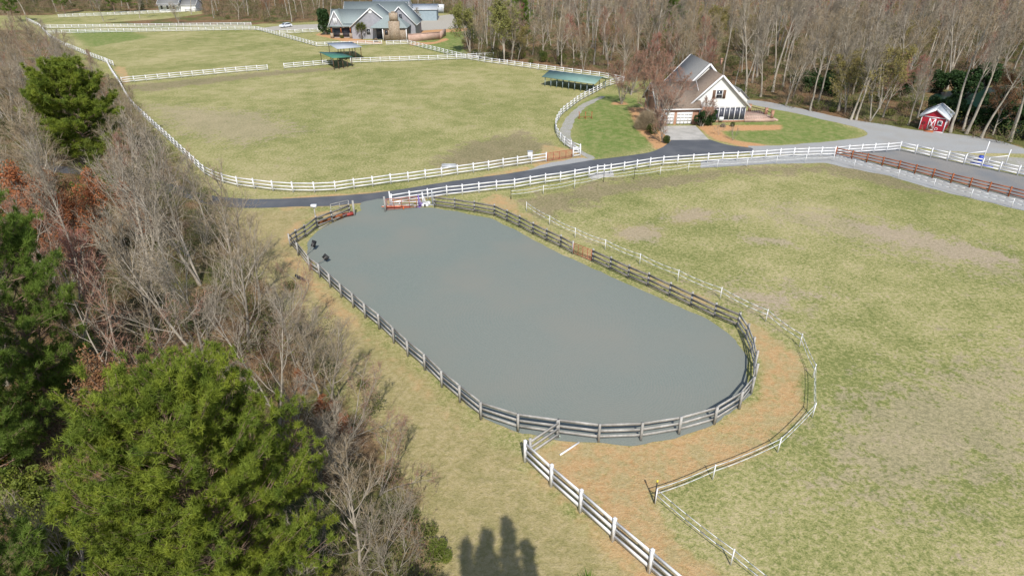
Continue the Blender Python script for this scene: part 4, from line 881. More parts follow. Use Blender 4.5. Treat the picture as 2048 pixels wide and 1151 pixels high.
B['tall2'] = proto_bare(8, 'bark_m', 'twig_t', H=20, r0=.22, nl=14, first=.52, spread=.55, limb=.27, ntw=6, tw=.024, twl=.9)
B['multi'] = proto_bare(9, 'bark_l', 'twig_t', H=9, r0=.13, stems=5, nl=22, first=.2, spread=.5, n2=6, tw=.014)
B['olive'] = proto_bare(10, 'bark_m', 'twig_t', 'leaf_ol', 6800, .12, H=15, r0=.2, stems=2, nl=20, first=.2, spread=.6)
B['spring'] = proto_bare(11, 'bark_l', 'twig_t', 'leaf_y', 7500, .17, H=17, r0=.26, stems=2, nl=22, first=.25, spread=.75, up=.02, limb=.45)
B['beech'] = proto_bare(12, 'bark_l', 'twig_t', 'leaf_o', 4600, .085, H=9, r0=.13, nl=18, first=.12, spread=.75)
B['brown'] = proto_bare(13, 'bark_m', 'twig_t', 'leaf_b', 3800, .09, H=10, r0=.14, nl=18, first=.15, spread=.7)
B['lawn'] = proto_bare(18, 'bark_l', 'twig_r', H=11, r0=.24, stems=3, nl=24, n2=8, n3=5, ntw=6, first=.15, spread=.6, tw=.028, up=.1)
B['near1'] = proto_bare(14, 'bark_l', 'twig_g', H=14, r0=.17, nl=20, n2=8, n3=5, ntw=3, first=.15, spread=.58, tw=.017, up=.13, stems=2)
B['near2'] = proto_bare(15, 'bark_l', 'twig_t', H=13, r0=.15, nl=20, n2=8, n3=5, ntw=3, first=.12, spread=.62, tw=.016, up=.15)
B['near3'] = proto_bare(16, 'bark_l', 'twig_r', H=12, r0=.14, nl=18, n2=8, n3=5, ntw=3, first=.12, spread=.6, tw=.016, up=.12, stems=3)
B['sapl'] = proto_bare(17, 'bark_l', 'twig_g', H=8, r0=.08, nl=16, n2=7, n3=5, ntw=5, first=.12, spread=.6, tw=.010, up=.1, stems=3)

def pine(seed, H, rad, needle='needle', bark='bark_p', first=.18, ntier=34, shape=.75, tuft_n=26, nl=.27, nw=.013, dens=1.0, sub=7, top=.45, dome=True):
    rs = np.random.RandomState(seed); wood = MB(); tufts = []; dirs = []
    n = 14; tp = np.zeros((n, 3)); tp[:, 2] = np.linspace(0, H * .97, n); tp[:, :2] = np.cumsum(rs.randn(n, 2) * .06, 0)
    r0 = H * .016; wood.tube(tp, r0 * (1 - np.linspace(0, 1, n) * .88), 8, cap=False)
    nb = int(ntier * 2.2 * dens)
    for i in range(nb):
        t = first + (1 - first) * (i + rs.rand()) / nb
        tt = (t - first) / (1 - first)
        prof = math.sqrt(max(0, 1 - (max(0, tt - .3) / .7) ** 2)) * (.62 + .38 * min(1, tt / .3)) if dome else (1.02 - tt) ** 1.15
        L = rad * prof * ((.84 + .24 * rs.rand()) if dome else (.72 + .42 * rs.rand())) + (.3 if dome else .05)
        az = i * 2.39996 + rs.randn() * .3; el = (.05 + .95 * tt ** 1.5) + rs.randn() * .12
        d = np.array((math.cos(az) * math.cos(el), math.sin(az) * math.cos(el), math.sin(el)))
        base = np.array([np.interp(t, np.linspace(0, 1, n), tp[:, k]) for k in range(3)])
        m = 6; pts = [base]; dd = d.copy()
        for k in range(m): dd = unit(dd + rs.randn(3) * .1 + np.array((0, 0, .07))); pts.append(pts[-1] + dd * L / m)
        pts = np.array(pts); rb = max(.018, r0 * .26 * (1 - .6 * tt)); wood.tube(pts, np.linspace(rb, rb * .25, m + 1), 5, cap=False)
        ns = max(3, int(sub * L / 2.6 * dens))
        for j in range(ns):
            t2 = .28 + .72 * (j + rs.rand()) / ns; f = t2 * m; k = min(int(f), m - 1); p2 = pts[k] + (pts[k+1] - pts[k]) * (f - k)
            dv = unit(pts[k+1] - pts[k]); side = unit(np.cross(dv, (0, 0, 1))) * rs.choice([-1, 1])
            d2 = unit(dv * .6 + side * (.8 * rs.rand() + .25) + np.array((0, 0, .35 + .4 * rs.randn() * .4)))
            l2 = (.45 + .75 * rs.rand()) * (min(1.3, .35 + L * .28) if dome else .1 + L * .4)
            e2 = p2 + d2 * l2; wood.tube([p2, p2 + d2 * l2 * .5 + np.array((0, 0, .03)), e2], [rb * .35, rb * .25, .01], 3, cap=False)
            for q in range(4):
                u = .74 + .26 * (q + 1) / 4; c_ = p2 + d2 * l2 * u + rs.randn(3) * .10
                tufts.append(c_); dirs.append(unit(d2 * .6 + rs.randn(3) * .35 + np.array((0, 0, .75))))
        tufts.append(pts[-1]); dirs.append(unit(dd + np.array((0, 0, .6))))
    T = np.array(tufts); D = np.array(dirs); fo = MB()
    P = np.repeat(T, tuft_n, 0); DD = unit(np.repeat(D, tuft_n, 0) * .75 + rs.randn(len(P), 3) * .62)
    P = P - np.repeat(D, tuft_n, 0) * (rs.rand(len(P), 1) * .22)
    L = nl * (.7 + .6 * rs.rand(len(P))); sd_ = unit(np.cross(DD, rs.randn(len(P), 3))) * nw
    V = np.stack([P - sd_, P + sd_, P + DD * L[:, None]], 1).reshape(-1, 3); fo.V.append(V); fo.n += len(V)
    fo.P.append((np.arange(len(P))[:, None] * 3 + np.array([[0, 1, 2]]), 0))
    a = wood.build('trunk', M[bark], smooth=True); b_ = fo.build('crown', M[needle])
    out = [('trunk', a.data), ('crown', b_.data)]; bpy.data.objects.remove(a); bpy.data.objects.remove(b_); return out
PN = {}
PN['big'] = pine(21, 13.5, 5.2, ntier=60, sub=15, tuft_n=34, first=.08, nl=.23, nw=.014)
PN['left'] = pine(22, 15.0, 4.4, needle='needle_d', ntier=40, sub=11, tuft_n=24, nl=.34, nw=.016, first=.1)
PN['mid'] = pine(23, 13.5, 5.4, ntier=44, sub=13, tuft_n=20, nl=.42, nw=.03, first=.1)
PN['far'] = pine(24, 17, 4.2, needle='needle_d', ntier=20, sub=6, tuft_n=10, nl=.6, nw=.06, first=.25)
PN['cedar'] = pine(25, 17.3, 2.1, needle='needle_d', ntier=46, sub=10, tuft_n=12, nl=.35, nw=.04, first=.05, dome=False)
PN['small'] = pine(26, 5.5, 2.0, needle='needle_y', ntier=16, sub=9, tuft_n=16, nl=.26, nw=.02, first=.06, dome=False)

def leafball(seed, r, h, n, size, leaf, stem='bark_d', lumps=9, stemh=.25):
    rs = np.random.RandomState(seed); C = []
    for k in range(lumps):
        a = rs.rand() * 6.28; q = rs.rand() ** .6 * .62; zc = h * (.22 + .6 * rs.rand()); c_ = np.array((math.cos(a) * q * r, math.sin(a) * q * r, zc)); rr = r * (.38 + .25 * rs.rand()) * (1.1 - .5 * zc / h)
        d = unit(rs.randn(n // lumps, 3)); C.append(c_ + d * rr * (.55 + .45 * rs.rand(len(d), 1) ** .5) * np.array((1, 1, min(1.2, h / r * .7))))
    C = np.concatenate(C); C[:, 2] = np.abs(C[:, 2]) + .03
    mb = MB(); leaves(mb, C, size, rs, 1, .02); wd = MB()
    for k in range(12):
        e = C[rs.randint(len(C))]; wd.tube([(0, 0, 0), e * .5 + rs.randn(3) * .1, e * .92], [.06 * h / 3, .035 * h / 3, .01], 4, cap=False)
    a = wd.build('stem', M[stem]); b_ = mb.build('foliage', M[leaf]); out = [('stem', a.data), ('foliage', b_.data)]
    bpy.data.objects.remove(a); bpy.data.objects.remove(b_); return out
def twigball(seed, r, h, n, twig, wd=.012):
    rs = np.random.RandomState(seed); mb = MB()
    for k in range(26):
        d = unit(np.array((rs.randn() * .5, rs.randn() * .5, .9))); e = d * h * .7; mb.tube([(0, 0, 0), e * .5 + rs.randn(3) * .08, e], [.035, .025, .01], 3, cap=False)
    d = unit(rs.randn(n, 3) + np.array((0, 0, .7))); P = d * np.array((r, r, h * .85)) * (rs.rand(n, 1) ** .5) * .8; P[:, 2] = np.abs(P[:, 2])
    D = unit(P + rs.randn(n, 3) * .4 * r + np.array((0, 0, .4 * h))); ribbons(mb, P, D, .25 * r * (.6 + rs.rand(n)), wd, rs, .4)
    a = mb.build('branches', M[twig]); out = [('branches', a.data)]; bpy.data.objects.remove(a); return out
SB = dict(holly=leafball(31, 1.3, 3.0, 5200, .09, 'leaf_e'), magnolia=leafball(32, 3.0, 9.5, 7000, .26, 'leaf_e', lumps=16), green=leafball(33, 1.6, 2.2, 3600, .10, 'brush_g'),
          privet=leafball(34, 2.0, 3.4, 5200, .10, 'needle_y', lumps=12), twiggy=twigball(35, 2.2, 3.6, 9000, 'twig_t', .011), shrub=twigball(36, 1.6, 2.0, 2600, 'twig_g', .012), shrubr=twigball(37, 1.7, 2.4, 3200, 'twig_r', .012))

rnd = random.Random(5)
# --- individual trees of the left woods
def at_top(pxx, pyy, z):       # foot below a crown top seen at this pixel when the tree is z tall
    q = W(pxx, pyy, z); return q[0], q[1]
x, y = -12.9, 18.1
place(PN['big'], 'pine_tree', 'large bright green round crowned pine filling the lower left corner', 'tree', x, y, .3, (.93, .93, 1.0))
place(PN['left'], 'pine_tree', 'tall dark green pine at the left edge halfway up the picture', 'tree', -31.5, 33.5, 1.0, (.85, .85, 1.0))
place(PN['left'], 'pine_tree', 'dark green pine at the left edge just below the tall one', 'tree', -29.5, 26.0, 2.2, (.72, .72, .82))
place(PN['left'], 'pine_tree', 'green pine tip showing in the very bottom left corner', 'tree', -20.5, 14.0, 2.9, .80)
place(PN['mid'], 'pine_tree', 'broad sunlit pine beside the long white fence at upper left', 'tree', -59.5, 86, .4, (1.08, 1.08, .98))
place(PN['small'], 'evergreen_tree', 'yellow green evergreen right of the broad upper left pine', 'tree', *W(262, 345)[:2], .4, 1.0)
place(PN['small'], 'evergreen_tree', 'yellow green evergreen in front of the broad upper left pine', 'tree', *W(205, 372)[:2], 1.4, 1.15)
place(PN['small'], 'evergreen_tree', 'small evergreen squeezed left of the broad upper left pine', 'tree', *W(92, 330)[:2], 2.4, 1.2)
for k, (a, b_, s, lab) in enumerate(((25, 350, 1.15, 'orange leaved beech at the left edge above the tall dark pine'), (75, 372, 1.05, 'orange leaved beech right of the one at the left edge'), (175, 352, .95, 'orange beech just below the broad upper left pine'), (120, 400, .9, 'orange beech lowest of those above the dark pine'), (245, 372, .8, 'small orange beech below the yellow green evergreens'))):
    q = W(a, b_, 9 * s); place(B['beech'], 'beech_tree', lab, 'tree', q[0], q[1], k * 1.7, s)
for k, (a, b_, s) in enumerate(((250, 330, .9), (300, 345, .8), (225, 395, .9), (150, 420, 1.0), (330, 400, .7), (560, 1075, .5), (620, 1100, .45), (880, 1120, .35), (585, 985, .5), (105, 790, .9), (60, 860, .9), (10, 760, .9), (70, 1040, .9), (20, 960, .9), (130, 1110, .8))):
    place(SB['privet'], 'evergreen_shrub', ['olive green shrub under the yellow green evergreen', 'olive shrub nearest the long white fence', 'olive green shrub left among bare trees below the broad pine', 'olive shrub near the orange beeches', 'small olive shrub where the road enters the woods', 'green shrub at the right foot of the big pine', 'green shrub at the bottom edge right of the big pine', 'small shrub at the bottom edge by the grass', 'green shrub touching the right side of the big pine', 'dark shrub between the left pines and the big pine', 'green shrub left of the big pine', 'green shrub at the left edge above the big pine', 'dark shrub in the gap at the lower left of the big pine', 'green shrub at the left edge beside the big pine', 'shrub beside the budded saplings at the bottom left'][k], 'shrub', *W(a, b_)[:2], k * 1.3, s)
for k, (a, b_, s, lab) in enumerate(((605, 790, .26, 'rusty leaved oak sapling highest along the edge of the left woods'), (655, 850, .30, 'rusty leaved oak sapling in the middle of the woods edge'), (690, 880, .25, 'rusty leaved oak sapling nearest the big pine on its right'), (45, 930, .5, 'rust orange oak left of the big pine'))):
    place(B['beech'], 'oak_sapling', lab, 'tree', *W(a, b_)[:2], k * 2.1, (s, s, s * .9))
hero = [('near1', 430, 760, 1.1, 0, 'pale forked bare tree behind the crown of the big pine'), ('near2', 335, 740, 1.05, 1, 'pale bare tree left of the forked one above the big pine'),
        ('near2', 500, 700, .95, 2.3, 'tall bare tree at the middle of the left woods edge'), ('near3', 250, 830, 1.0, .7, 'reddish bare tree left of the big pine crown'),
        ('near1', 560, 850, .75, 4.2, 'wide bare tree just above right of the big pine'), ('near2', 640, 800, .62, .2, 'bare tree leaning toward the arena fence from the woods edge'),
        ('near3', 160, 640, 1.1, 3.3, 'many stemmed bare tree right of the dark left pines'), ('near1', 400, 570, 1.1, 5.3, 'pale bare tree next to where the driveway vanishes'),
        ('near2', 470, 590, 1.0, 1.9, 'slim bare tree at the woods edge below the driveway'), ('near1', 300, 560, 1.15, 2.9, 'pale bare tree in the middle of the upper left woods')]
for k, a, b_, s, rz, lab in hero: place(B[k], 'bare_tree', lab, 'tree', *W(a, b_)[:2], rz, s)
lean = [('near3', 575, 690, .66, 1.0, 14, 'bare tree leaning right over the grass beside the lower left arena corner'), ('near1', 600, 760, .6, 2.0, 16, 'pale bare tree leaning right halfway along the woods edge'), ('near2', 660, 810, .62, 3.1, 18, 'bare tree with long branches sweeping right over the grass strip'),
        ('near3', 700, 880, .55, .4, 16, 'low spreading bare tree leaning right above the big pine'), ('near1', 640, 960, .62, 4.4, 14, 'bare tree leaning right between big pine and grass strip'), ('near2', 520, 600, .7, 5.2, 10, 'thin bare tree leaning right just below the driveway bend'), ('near3', 760, 990, .5, 2.2, 12, 'small bare tree at the grass edge right of the big pine')]
for k, a, b_, s, rz, ti, lab in lean: place(B[k], 'bare_tree', lab, 'tree', *W(a, b_)[:2], rz, s).rotation_euler = (0, R(ti), 0)
place(B['near2'], 'bare_tree', 'pale bare tree rising from the bottom edge right of the big pine', 'tree', -7.6, 20.6, 2.0, (.72, .72, .66), tilt=(R(-4), R(10)))
place(B['sapl'], 'bare_tree', 'slender bare sapling at the bottom between big pine and pale tree', 'tree', -9.6, 19.2, .7, .75)
place(B['sapl'], 'bare_tree', 'bare sapling low at the bottom edge right of the pale tree', 'tree', -5.9, 20.2, 2.7, .55)
for k, (xx, yy, s, lab) in enumerate(((-17.2, 13.2, .95, 'tan budded sapling nearest the bottom left corner'), (-15.6, 12.9, .9, 'tan budded sapling second from the bottom left corner'), (-14.2, 13.3, .8, 'tan budded sapling third from the bottom left corner'))):
    place(B['sapl'], 'budded_sapling', lab, 'tree', xx, yy, k * 1.3, s)
for k, (xx, yy, s) in enumerate(((-.9, 7.2, .98), (.05, 7.3, .99), (1.4, 7.7, 1.0), (2.8, 6.6, .98), (-2.2, 5.6, .95), (.8, 5.6, .95), (3.9, 4.8, .95), (-3.6, 6.2, .92), (.3, 6.1, (1.7, 1.7, .95)), (2.2, 5.4, (1.7, 1.7, .93)), (-1.4, 5.6, (1.6, 1.6, .94)))):
    place(PN['cedar'], 'cedar_tree', 'narrow dark cedar whose spiky shadow falls on the grass at the bottom edge', 'tree', xx, yy, k * 1.1, s, 'cedars just below the bottom edge')

# --- scattered trees
def zone_l(x, y):
    if y < 32: return 'crowded round the big pine at lower left'
    if x < -22 and y < 60: return 'packed behind the dark pines at the left edge'
    if y < 60: return 'along the woods edge beside the arena'
    if y < 100: return 'between the driveway end and the broad upper left pine'
    return 'outside the long white fence at the far upper left'
def zone_b(x, y):
    if x < 12: return 'behind the fence left of the green shelter'
    if x < 32: return 'behind the green shelter and left of the white gabled house'
    if x < 52: return 'behind the white gabled house'
    if x < 78 and y < 130: return 'along the gravel drive left of the red shed'
    if x < 95: return 'deep in the woods beyond the gravel drive'
    return 'round the pond at the right edge'
def inpoly(p, poly): return sdist(np.array([p]), poly)[0]
def scatter(poly, n, mind, bbox, seed, margin=0, taken=None):
    rs = np.random.RandomState(seed); taken = taken if taken is not None else []; out = []; grid = {}
    cs = mind * 2
    for q in taken: grid.setdefault((int(q[0] // cs), int(q[1] // cs)), []).append(q)
    C = np.stack([rs.uniform(bbox[0], bbox[1], n * 30), rs.uniform(bbox[2], bbox[3], n * 30)], 1); C = C[sdist(C, poly) > margin]
    for p in C:
        md = mind * (1 + p[1] / 400); gx, gy = int(p[0] // cs), int(p[1] // cs)
        if any((p[0] - q[0]) ** 2 + (p[1] - q[1]) ** 2 < md * md for i in (-1, 0, 1) for j in (-1, 0, 1) for q in grid.get((gx + i, gy + j), ())): continue
        p = (float(p[0]), float(p[1])); grid.setdefault((gx, gy), []).append(p); out.append(p); taken.append(p)
        if len(out) >= n: break
    return out
def visible(x, y, h=14, pad=6):
    for z in (0, h):
        depth = y * cp + (CH - z) * sp_
        if depth > 1:
            u = x / depth * F; v = -((z - CH) * cp + y * sp_) / depth * F
            lim = 1024 + pad / depth * F
            if abs(u) < lim and (v < 576 + 5 / depth * F if z else v < 650): return True
    return False
names = ['grey1', 'tan1', 'red1', 'grey2', 'tan2', 'bud1', 'near1', 'near2', 'near3']
LB = {'grey1': 'spreading grey bare tree', 'tan1': 'tan twigged bare tree', 'red1': 'reddish twigged bare tree', 'grey2': 'straight grey bare tree', 'tan2': 'twin stemmed tan bare tree', 'bud1': 'red budded maple', 'near1': 'forked pale bare tree',
      'near2': 'slim pale bare tree', 'near3': 'several stemmed bare tree', 'tall1': 'tall pale trunked bare tree', 'tall2': 'tall grey trunked bare tree', 'olive': 'olive budding tree', 'brown': 'brown leaved young oak', 'multi': 'shrubby bare tree', 'spring': 'yellow green tree'}
taken = [W(a, b_)[:2] for _, a, b_, *_ in hero] + [(-12.6, 18.6), (-29.5, 34.5), (-27, 26), (-59.5, 86)]
ptsL = [p for p in scatter(WOODS_L, 400, 4.7, (-130, -4, 12, 180), 3, 1.2, taken) if visible(*p)]
ptsL.sort(key=lambda p: p[1]); ptsL = ptsL[:94]
for x, y in ptsL:
    k = rnd.choices(names + ['multi', 'brown'], [3, 3, 2, 1, 2, 1, 3, 3, 3, 3, .5])[0]
    if x < -60 and rnd.random() < .3: k = 'tan1'
    s = rnd.uniform(.62, .95)
    e = inpoly((x, y), WOODS_L)
    if e < 5: s *= .62
    elif e < 9: s *= .82
    if k == 'multi': s *= 1.1
    if math.hypot(x + 12.6, y - 18.6) < 6.5: s = min(s, .45)
    place(B[k], 'bare_tree', LB[k] + ' ' + zone_l(x, y), 'tree', x, y, rnd.uniform(0, 6.28), s, LB[k] + 's ' + zone_l(x, y), tilt=(rnd.gauss(0, .05), rnd.gauss(0, .05)))
# --- woods behind the pastures and houses
def ok_back(p):
    x, y = p
    if inpoly(p, POND) > -1: return False
    if -75 < x < -25 and y < 262 : return False
    if inpoly(p, WP([(1380, 112), (1470, 108), (1500, 140), (1400, 150)])) > 0: return False
    return True
tk = []
ptsB = [p for p in scatter(WOODS_B, 1300, 4.0, (-45, 240, 98, 330), 9, 1.0, tk) if visible(*p, 20) and ok_back(p)]
ptsB.sort(key=lambda p: math.hypot(*p)); ptsFar = ptsB[135:]; ptsB = ptsB[:135]
for x, y in ptsB:
    e = inpoly((x, y), WOODS_B)
    k = rnd.choices(['tall1', 'tall2', 'grey1', 'grey2', 'tan1', 'tan2', 'red1', 'bud1', 'olive', 'brown'], [4, 4, 3, 3, 2, 2, 1.5, .8, 1.0, .6 if e < 12 else .2])[0]
    s = rnd.uniform(.72, 1.08) * (.85 if e < 4 else 1)
    place(B[k], 'bare_tree' if k not in ('brown', 'olive') else 'budding_tree', LB[k] + ' ' + zone_b(x, y), 'tree', x, y, rnd.uniform(0, 6.28), s, LB[k] + 's ' + zone_b(x, y), tilt=(rnd.gauss(0, .04), rnd.gauss(0, .04)))
ptsT = [p for p in scatter(FARP, 420, 6.0, (-440, 0, 230, 540), 19, .5, []) if visible(*p, 20)]
ptsT.sort(key=lambda p: math.hypot(*p)); ptsFar += [p for p in ptsT[12:] if not (-170 < p[0] < -138 and 295 < p[1] < 330)]
for x, y in ptsT[:12]:
    k = rnd.choice(['tall1', 'tall2', 'grey2', 'tan1', 'red1', 'tall2'])
    place(B[k], 'bare_tree', LB[k] + ' at the front of the far woods beyond the white car', 'tree', x, y, rnd.uniform(0, 6.28), rnd.uniform(.8, 1.05), LB[k] + 's in the far woods')
def far_wood(pts, seed):
    """the far-off wood that reads as one mass: light copies of bare trees in one sheet"""
    rs = np.random.RandomState(seed); protos = []
    for q in range(5):
        wd_, fn, _ = grow(60 + q, H=19 + q % 3, r0=.25, nl=14, n2=7, n3=4, ntw=3, tw=.036, twl=1.1, first=(.25, .45, .5, .3, .4)[q], spread=.55, limb=.33)
        protos.append((np.concatenate(wd_.V), wd_.P, np.concatenate(fn.V), fn.P))
    lf = MB(); q_ = rs.randn(700, 3) * np.array((1.7, 1.7, 2.2)) + np.array((0, 0, 6.0)); leaves(lf, q_, .17, rs, 3, .25); LV = np.concatenate(lf.V)
    mb = MB()
    for i, (x, y) in enumerate(pts):
        Vw, Pw, Vf, Pf = protos[rs.randint(5)]; a = rs.rand() * 6.28; s_ = rs.uniform(.72, 1.1); c_, n_ = math.cos(a) * s_, math.sin(a) * s_
        Rm = np.array([[c_, n_, 0], [-n_, c_, 0], [0, 0, s_]])
        fm = 2 + rs.choice([0, 1, 2, 3, 4], p=[.33, .33, .2, .09, .05])
        extra = [(LV, lf.P, rs.choice([6, 7, 8, 9]))] if rs.rand() < .22 else []
        if extra: Rm = Rm * .62
        for V_, P_, m_ in [(Vw, Pw, rs.choice([0, 1, 10], p=[.25, .5, .25])), (Vf, Pf, fm)] + extra:
            for f, _ in P_: mb.P.append((f + mb.n, m_))
            mb.V.append(V_ @ Rm + np.array((x, y, 0))); mb.n += len(V_)
    return struct(mb.build('far_wood', [M['bark_l'], M['bark_m'], M['twig_g'], M['twig_t'], M['twig_r'], M['twig_p'], M['leaf_ol'], M['leaf_b'], M['leaf_e'], M['brush_g'], M['bark_d']]), 'stuff')
far_wood(ptsFar, 8)
# evergreen accents
for k, (a, b_, s, key, nm, lab) in enumerate((
    (1040, 105, .9, 'far', 'pine_tree', 'dark green pine behind the yellow green tree'), (1330, 110, 1.0, 'far', 'pine_tree', 'dark pine deep in the woods above the white gabled house'), 
    (230, 27, .8, 'far', 'pine_tree', 'dark evergreen nearest the pale roadside tree at top left'), (200, 24, .9, 'far', 'pine_tree', 'dark evergreen left of the roadside tree at top left'), (262, 25, .8, 'far', 'pine_tree', 'dark evergreen right of the roadside tree at top left'),
    (30, 45, .8, 'far', 'pine_tree', 'dark evergreen at the top left corner'), (130, 28, .8, 'far', 'pine_tree', 'dark evergreen behind the road fence corner'))):
    place(PN[key], nm, lab, 'tree', *W(a, b_)[:2], k, s)
trees = [('spring', 1008, 128, 1.0, .5, 'yellow_green_tree', 'broad yellow green tree leafing out left of the back woods'), ('spring', 940, 104, .85, 2.5, 'yellow_green_tree', 'smaller yellow green tree drooping over the lawn by the barn lot'),
         ('tan2', 1022, 124, .95, 1, 'bare_tree', 'bare tree standing beside the broad yellow green tree'), ('tall1', 1117, 122, 1.0, 2, 'bare_tree', 'very tall pale trunk left of the green shelter'), ('tall1', 1213, 120, .95, 3, 'bare_tree', 'white trunked bare tree behind the green shelter'),
         ('olive', 1740, 243, .95, .6, 'budding_tree', 'olive yellow budding tree between the gravel drive and the pond'), ('olive', 1690, 225, .8, 2.6, 'budding_tree', 'smaller olive budding tree left of the large one'),
         ('tall2', 1620, 222, .85, 1.6, 'bare_tree', 'crooked bare tree at the bend of the gravel drive'), ('grey1', 1712, 240, .8, 4.0, 'bare_tree', 'leaning grey tree by the gravel drive left of the olive trees'), ('tall1', 1490, 195, 1.0, 4, 'bare_tree', 'big pale trunked tree right behind the white gabled house'),
         ('tall2', 1900, 265, 1.1, 2.2, 'bare_tree', 'thick trunked tree hugging the right wall of the red shed'), ('tall1', 1932, 268, .95, 5.1, 'bare_tree', 'pale leaning tree first to the right of the red shed'), ('tall1', 1962, 276, .8, .1, 'bare_tree', 'slim pale tree second to the right of the red shed'), ('tall2', 2020, 283, 1.0, 3.1, 'bare_tree', 'tall trunk near the right edge above the gravel lot'),
         ('bud1', 1395, 145, 1.0, 1.1, 'maple_tree', 'red budded maple behind the roof of the white gabled house'), ('near3', 1345, 150, 1.15, 2.1, 'bare_tree', 'fan shaped pale bare tree above the garage roof'),
         ('lawn', 1243, 208, .85, .4, 'bare_tree', 'bare lawn tree in a ring of orange mulch'), ('lawn', 1294, 232, 1.15, 1.4, 'bare_tree', 'tall bare tree left of the garage'), ('lawn', 1322, 262, 1.0, 3.4, 'bare_tree', 'bare tree beside the twiggy bush spreading over the garage roof'),
         ('lawn', 1405, 253, .5, 2.4, 'crepe_myrtle', 'brown crepe myrtle between garage and screened porch'), ('lawn', 1325, 285, .52, 5.4, 'crepe_myrtle', 'pale small bare tree in the mulch at the driveway corner'),
         ('brown', 1985, 270, 1.0, 1.2, 'oak_tree', 'brown leaved oak at the pond edge right of the red shed'), ('brown', 1165, 118, .9, 3.2, 'oak_tree', 'rusty leaved oak behind the fence above the green shelter'), ('lawn', 1262, 190, .9, 2.2, 'bare_tree', 'bare tree behind the mulch ring tree left of the white gabled house'), ('bud1', 1335, 150, .75, .2, 'maple_tree', 'reddish maple left of the fan shaped pale tree'),
         ('sapl', 1466, 281, .35, 1.0, 'bare_sapling', 'tiny bare sapling in the mulch bed by the driveway'), ('sapl', 1437, 270, .3, 2.0, 'bare_sapling', 'tiny bare sapling nearer the screened porch'),
         ('grey1', 207, 43, .75, 2.0, 'bare_tree', 'pale bare tree in front of the distant white road fence'), ('grey1', 280, 37, .7, 4.0, 'bare_tree', 'crooked pale bare tree on the lawn right of the roadside one'), ('multi', 358, 47, .9, 4.0, 'bare_tree', 'small dark crooked tree in front of the distant farmhouse'),
         ('tall1', 383, 29, .8, 1.0, 'bare_tree', 'pale trunk right of the distant farmhouse'), ('tan1', 836, 60, .5, 1.0, 'bare_tree', 'slim bare tree beside the grey house gable'), ('tan1', 100, 150, .9, .2, 'bare_tree', 'tall many branched bare tree above the broad upper left pine'), ('near3', 60, 170, 1.1, 1.2, 'bare_tree', 'leaning bare tree at the far upper left above the broad pine'), ('multi', 165, 190, .9, 3.2, 'bare_tree', 'grey bushy bare tree right of the broad pine top')]
for k, a, b_, s, rz, nm, lab in trees: place(B[k], nm, lab, 'tree', *W(a, b_)[:2], rz, s)
shr = [('twiggy', 1293, 258, 1.15, 'big rounded twiggy bush left of the garage'), ('holly', 1400, 253, .95, 'dark conical holly left of the crepe myrtle'), ('holly', 1421, 251, .9, 'dark conical holly right of the crepe myrtle'), ('green', 1306, 268, .7, 'dark green shrub at the foot of the twiggy bush'),
       ('green', 1333, 286, .55, 'small green shrub at the driveway corner'), ('magnolia', 652, 70, .95, 'dense dark magnolia at the left end of the grey house'), ('green', 1465, 253, .35, 'low shrub under the screened porch'), ('shrub', 1445, 254, .4, 'low twiggy shrub at the porch steps'),
       ('green', 672, 75, .5, 'round shrub in front of the grey house porch'), ('green', 684, 77, .5, 'second round shrub in front of the grey house porch'), ('twiggy', 752, 84, .4, 'brown shrub left of the stone wing of the grey house'), ('green', 1125, 128, 1.1, 'bright green bush behind the fence left of the green shelter'), ('green', 1085, 124, 1.2, 'green bush behind the fence under the back woods'), ('privet', 1040, 118, .8, 'evergreen bush by the pasture corner')]
for k, a, b_, s, lab in shr: place(SB[k], 'shrub', lab, 'shrub', *W(a, b_)[:2], a, s)
for k, (a, b_, s_) in enumerate(((1872, 232, 1.5), (1905, 244, 1.9), (1938, 256, 1.7), (1972, 258, 2.2), (2012, 268, 1.8), (2046, 276, 2.2), (1995, 232, 2.4), (1930, 196, 2.3), (2040, 226, 2.6), (1960, 178, 2.4), (1880, 186, 2.0), (1660, 190, 2.0), (1700, 182, 2.3), (1740, 176, 2.0), (1620, 182, 1.9), (1790, 190, 2.2))):
    place(SB['holly'], 'holly_tree', ('dark green holly by the pond behind and right of the red shed' if k < 11 else 'dark green holly in the woods behind the gravel drive'), 'tree', *W(a, b_)[:2], k * 1.9, (s_ * 1.1, s_ * 1.1, s_ * .8), 'dark hollies round the pond' if k < 11 else 'dark hollies in the drive woods')
# palm
pr = thing('palm_tree', 'small windmill palm in front of the grey house', 'palm', W(724, 79)); mb = MB(); mb.tube([(0, 0, 0), (.05, 0, 1.8), (0, 0, 3.6)], [.2, .16, .14], 8); mb.build('trunk', M['bark_d'], pr)
rs = np.random.RandomState(4); fo = MB()
for k in range(46):
    az = k * 2.4; el = rs.uniform(-.7, 1.2); d = np.array((math.cos(az) * math.cos(el), math.sin(az) * math.cos(el), math.sin(el))); L = 1.5 + .5 * rs.rand(); c0 = np.array((0, 0, 3.6)); c1 = c0 + d * L * .55
    fo.tube([c0, c1], [.03, .02], 3, cap=False); D = unit(d + rs.randn(14, 3) * .35 + np.array((0, 0, -.15))); ribbons(fo, np.repeat(c1[None], 14, 0), D, np.full(14, L * .6), .045, rs, .2)
fo.build('crown', M['palmleaf'], pr)

